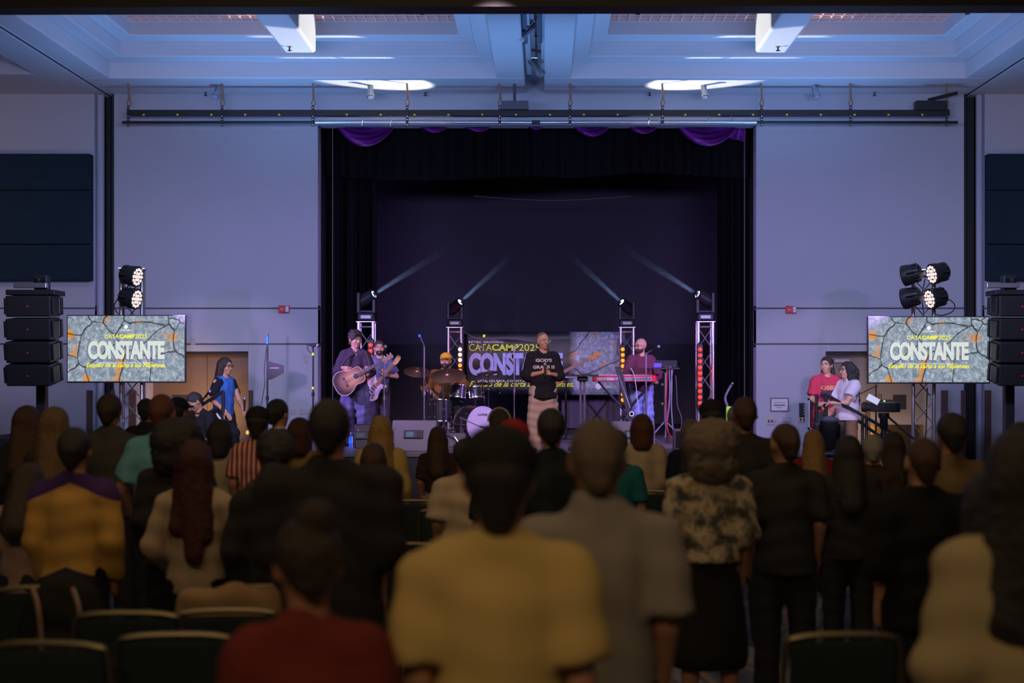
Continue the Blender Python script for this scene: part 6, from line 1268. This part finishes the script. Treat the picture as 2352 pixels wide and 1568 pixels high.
crowd(757, 915, 530, 'very broad man all in black in front of the left guitarist', g=1.5, sh=1.6, top=(BK, 'half', .78), hair=('short', 'black'), loose=.07, skin='b')
crowd(172, 980, 440, 'man in a gold and purple jersey on the left', g=1.15, sh=1.15, top=((.3, .2, .05), 'long', .86), topkind='yoke', hair=('short', 'black'), loose=.035, skin='b', bottom=((.012, .012, .022), 'trousers'))
kwo = crowd(450, 1008, 440, 'woman in a cream sweater with long dark red hair carrying a child', g=1.0, sh=1.0, top=((.44, .34, .24), 'long', .86), hair=('verylong', 'redbrown'), loose=.03, skin='b', bottom=((.008, .008, .010), 'trousers'), lean=-.04,
            arms=((V3(-.25, -.02, 1.14), V3(-.2, .2, 1.0)), (V3(.30, .02, 1.17), V3(.45, .20, 1.16))))
t_, *_ = person('small child in a grey shirt with white sleeves carried by the woman in cream', xx(585, 7.3), 7.3, .18, 1.16, -.9, vox=.018, g=1.25, sh=.9, top=((.12, .14, .16), 'long', .92), hair=('short', 'dark'), skin='b', arms=((V3(-.24, .04, 1.18), V3(-.20, .24, 1.2)), (V3(.24, .04, 1.18), V3(.2, .24, 1.2))), legs=((V3(-.16, .34, .86), V3(-.16, .28, .46)), (V3(.12, .34, .86), V3(.14, .28, .46))), bottom=((.03, .05, .08), 'trousers'), shoes=(.5, .42, .3), head=(-.3, -.3, 0))
crowd(372, 902, 345, 'balding man in a light teal polo shirt on the left', g=1.12, sh=1.12, top=((.13, .36, .46), S, .78), hair=('crop', 'auburn'), loose=.03, collar=True, skin='b', arms=((V3(-.27, -.03, 1.14), V3(-.22, .12, .93)), (V3(.25, 0, 1.14), V3(.2, .2, 1.0))))
crowd(252, 903, 310, 'man in a dark grey shirt left of the teal polo', g=1.1, sh=1.12, top=((.055, .055, .05), S, .84), hair=('short', 'dark'), loose=.03, skin='b', collar=True)
crowd(125, 933, 345, 'woman with long light brown hair before the left line array', g=.95, sh=.92, top=((.04, .03, .02), 'long', .86), hair=('long', 'lightbrown'), skin='a')
crowd(64, 930, 298, 'woman with wavy dark auburn hair at the far left', g=.95, sh=.92, top=(BK, 'long', .86), hair=('long', 'brown'), skin='a', head=(-.3, 0, 0))
crowd(52, 1062, 420, 'dark haired woman in a pale pink top at the left edge, head lowered', g=1., sh=.95, top=((.30, .20, .17), S, .84), hair=('long', 'dark'), skin='b', lean=.1, head=(0, -.4, 0))
crowd(405, 960, 390, 'person with bushy dark hair behind the long red hair', g=1.1, sh=1.1, top=(BK, 'long', .84), hair=('curly', 'black'), skin='b', loose=.03)
crowd(505, 962, 290, 'dark haired woman with cream shoulders below the denim vest woman', g=.95, sh=.95, top=((.42, .36, .24), S, .85), hair=('bob', 'black'), skin='b')
crowd(592, 932, 300, 'person in a dark cap and a red and white striped shirt', g=1., sh=1., top=((.35, .03, .03), S, .85), topkind='stripe:x:26:0.55,0.45,0.40', hair=('capback', (.018, .017, .018), 'black'), skin='b')
crowd(639, 915, 272, 'black haired man in a cream striped shirt below the antenna', g=.98, sh=1., top=((.55, .48, .38), S, .85), topkind='stripe:z:22:0.10,0.06,0.04', hair=('short', 'black'), skin='a', head=(-.5, 0, 0))
crowd(632, 984, 465, 'dark haired person in black in the middle of the left crowd', g=1.1, sh=1.05, top=(BK, 'long', .84), hair=('messy', 'black'), skin='b', loose=.03)
crowd(688, 958, 290, 'person with dark red brown hair left of the very broad man', g=.95, sh=.95, top=((.2, .15, .05), S, .84), hair=('bob', 'redbrown'), skin='a')
crowd(430, 940, 238, 'person with short light brown hair near the left stairs', g=.9, sh=.9, top=((.03, .03, .03), S, .84), hair=('short', 'lightbrown'), skin='a')
crowd(410, 912, 250, 'man with a blue black cap behind the teal polo', g=1.05, sh=1.05, top=(BK, S, .84), hair=('cap', (.015, .02, .05), 'black'), skin='b', head=(-.5, 0, 0))
crowd(336, 914, 230, 'dark haired man in black just left of the teal polo man', g=1.05, sh=1.05, top=(BK, S, .84), hair=('short', 'black'), skin='b')
crowd(875, 953, 290, 'blonde woman in a yellow cardigan in front of the left floor monitor', g=1.0, sh=.98, top=((.50, .36, .13), 'long', .74), hair=('long', 'blonde'), skin='c', loose=.03)
crowd(858, 1016, 330, 'child with smooth brown hair below the blonde woman', g=1.0, sh=.95, top=((.02, .02, .02), S, .8), hair=('bob', 'brown'), skin='b')
crowd(1006, 978, 255, 'girl with long brown hair, dark brown top and beige skirt', g=.95, sh=.95, top=((.05, .025, .02), S, 1.04), hair=('long', 'brown'), skin='b', bottom=((.42, .28, .19), 'trousers'))
crowd(1147, 938, 290, 'dark haired person wearing a headband in front of the bass drum', g=1., sh=1., top=(BK, S, .85), hair=('short', 'dark'), skin='a')
crowd(1178, 962, 420, 'person in a dark red cap behind the yellow t-shirt', g=1.05, sh=1.05, top=((.012, .02, .022), S, .85), hair=('capback', (.30, .012, .02), 'black'), skin='b')
crowd(1266, 936, 380, 'dark haired man in dark clothes in front of the preacher', g=1.1, sh=1.1, top=((.012, .018, .02), S, .84), hair=('short', 'black'), skin='b', loose=.03)
crowd(1068, 1005, 370, 'person in a loose cream t-shirt half hidden by the dark cap', g=1.05, sh=1.05, top=((.46, .37, .27), S, .82), hair=('short', 'black'), skin='b', loose=.05)
crowd(1474, 950, 268, 'woman with an auburn bob in a cream knit sweater', g=1.05, sh=1., top=((.48, .39, .29), 'long', .74), hair=('bob', 'auburn'), skin='c', loose=.03, bottom=((.02, .03, .04), 'trousers'))
crowd(1416, 985, 330, 'person in a teal shirt behind the grey collared shirt', g=1., sh=1., top=((.01, .12, .14), S, .84), hair=('short', 'brown'), skin='b')
crowd(1634, 916, 300, 'man in a dark cap behind the curly brown hair', g=1.05, sh=1.05, top=(BK, S, .85), hair=('capback', (.016, .016, .018), 'black'), skin='b')
crowd(1588, 962, 272, 'greying person in a navy shirt left of the curly brown hair', g=1.05, sh=1.05, top=((.010, .016, .035), S, .85), hair=('bob', 'greybrown'), skin='a')
crowd(1710, 908, 335, 'bald man in a black t-shirt with a thin gold necklace', g=1.12, sh=1.18, top=(BK, S, .84), hair=('crop', 'brown'), skin='d', loose=.03)
crowd(1690, 930, 250, 'person in a white shirt hidden behind the bald man with a necklace', g=1.3, sh=1.3, top=((.58, .54, .5), S, .85), hair=('short', 'grey'), skin='b')
crowd(1868, 985, 272, 'blonde haired woman in dark red behind the balding man in black', g=.95, sh=.95, top=((.22, .02, .03), S, .85), hair=('long', 'blonde'), skin='c')
crowd(1948, 998, 362, 'dark haired person in black right of the balding man', g=1.15, sh=1.1, top=(BK, 'long', .84), hair=('long', 'black'), skin='b', loose=.04)
crowd(2005, 996, 330, 'grey haired person with a cream and red scarf before the right stairs', g=1., sh=1., top=((.05, .03, .02), S, .84), hair=('short', 'grey'), skin='c', head=(-.2, 0, 0))
crowd(2052, 990, 290, 'woman with dark hair and a patterned cream scarf left of the right tower', g=.95, sh=.95, top=((.36, .30, .20), S, .84), hair=('long', 'dark'), skin='b')
crowd(2326, 976, 470, 'dark figure with a high bun behind the woman in the cream shirt', g=1.1, sh=1.1, top=((.012, .008, .010), 'long', .84), hair=('bun', 'black'), skin='b', loose=.03)
crowd(2268, 1085, 620, 'person in black standing half hidden at the right edge', g=1.0, sh=1.0, top=(BK, 'long', .84), hair=('long', 'black'), skin='b')
# gold necklace of the bald man, cap badge, headband
D = F/335; tag(B().tube([(xx(1710, D)+.058*math.cos(a), D-.01+.058*math.sin(a), zz(959, D)) for a in [k*PI/8 for k in range(17)]], .004, 5).obj('necklace', mat('gold', (.7, .45, .12), .3, 1)), 'thin gold chain round the neck of the bald man in black', 'necklace')
D = F/290; tag(B().tube([(xx(1147, D)+.088*math.cos(a), D-.02+.02*0+.10*math.sin(a)*.2, zz(941, D)-.09+.105*math.sin(a)) for a in [k*PI/12 for k in range(13)]], .009, 6).obj('headband', mat('headband_pale', (.35, .30, .22), .6), smooth=True), 'pale headband over the hair of the person before the bass drum', 'headband')
D = F/850; cb = thing('cap_badge', 'tan embroidered badge on the back of the dark cap', 'badge', (xx(1150, D), D-.118, zz(1070, D)))
sdf_obj('embroidery', [nets(*field([C_((-.03, 0, -.01), (.0, 0, .03), .007, .007, .004), C_((0, 0, .03), (.03, 0, -.01), .007, .007, .004), C_((-.02, 0, 0), (.02, 0, 0), .006, .006, .004)], .004), .004)], mat('badge_tan', (.28, .17, .06), .8), cb)
# hold-up phone glow seen through the cap of the striped shirt person
D = F/296; tag(B().box((xx(578, D), D-.16, zz(991, D)), (.018, .01, .026), bev=.003).obj('lit_phone', mat('phone_glow', (.1, .1, .1), .3, emit=(1, .55, .1), es=1.3)), 'tiny lit orange screen by the neck of the striped shirt person', 'phone')
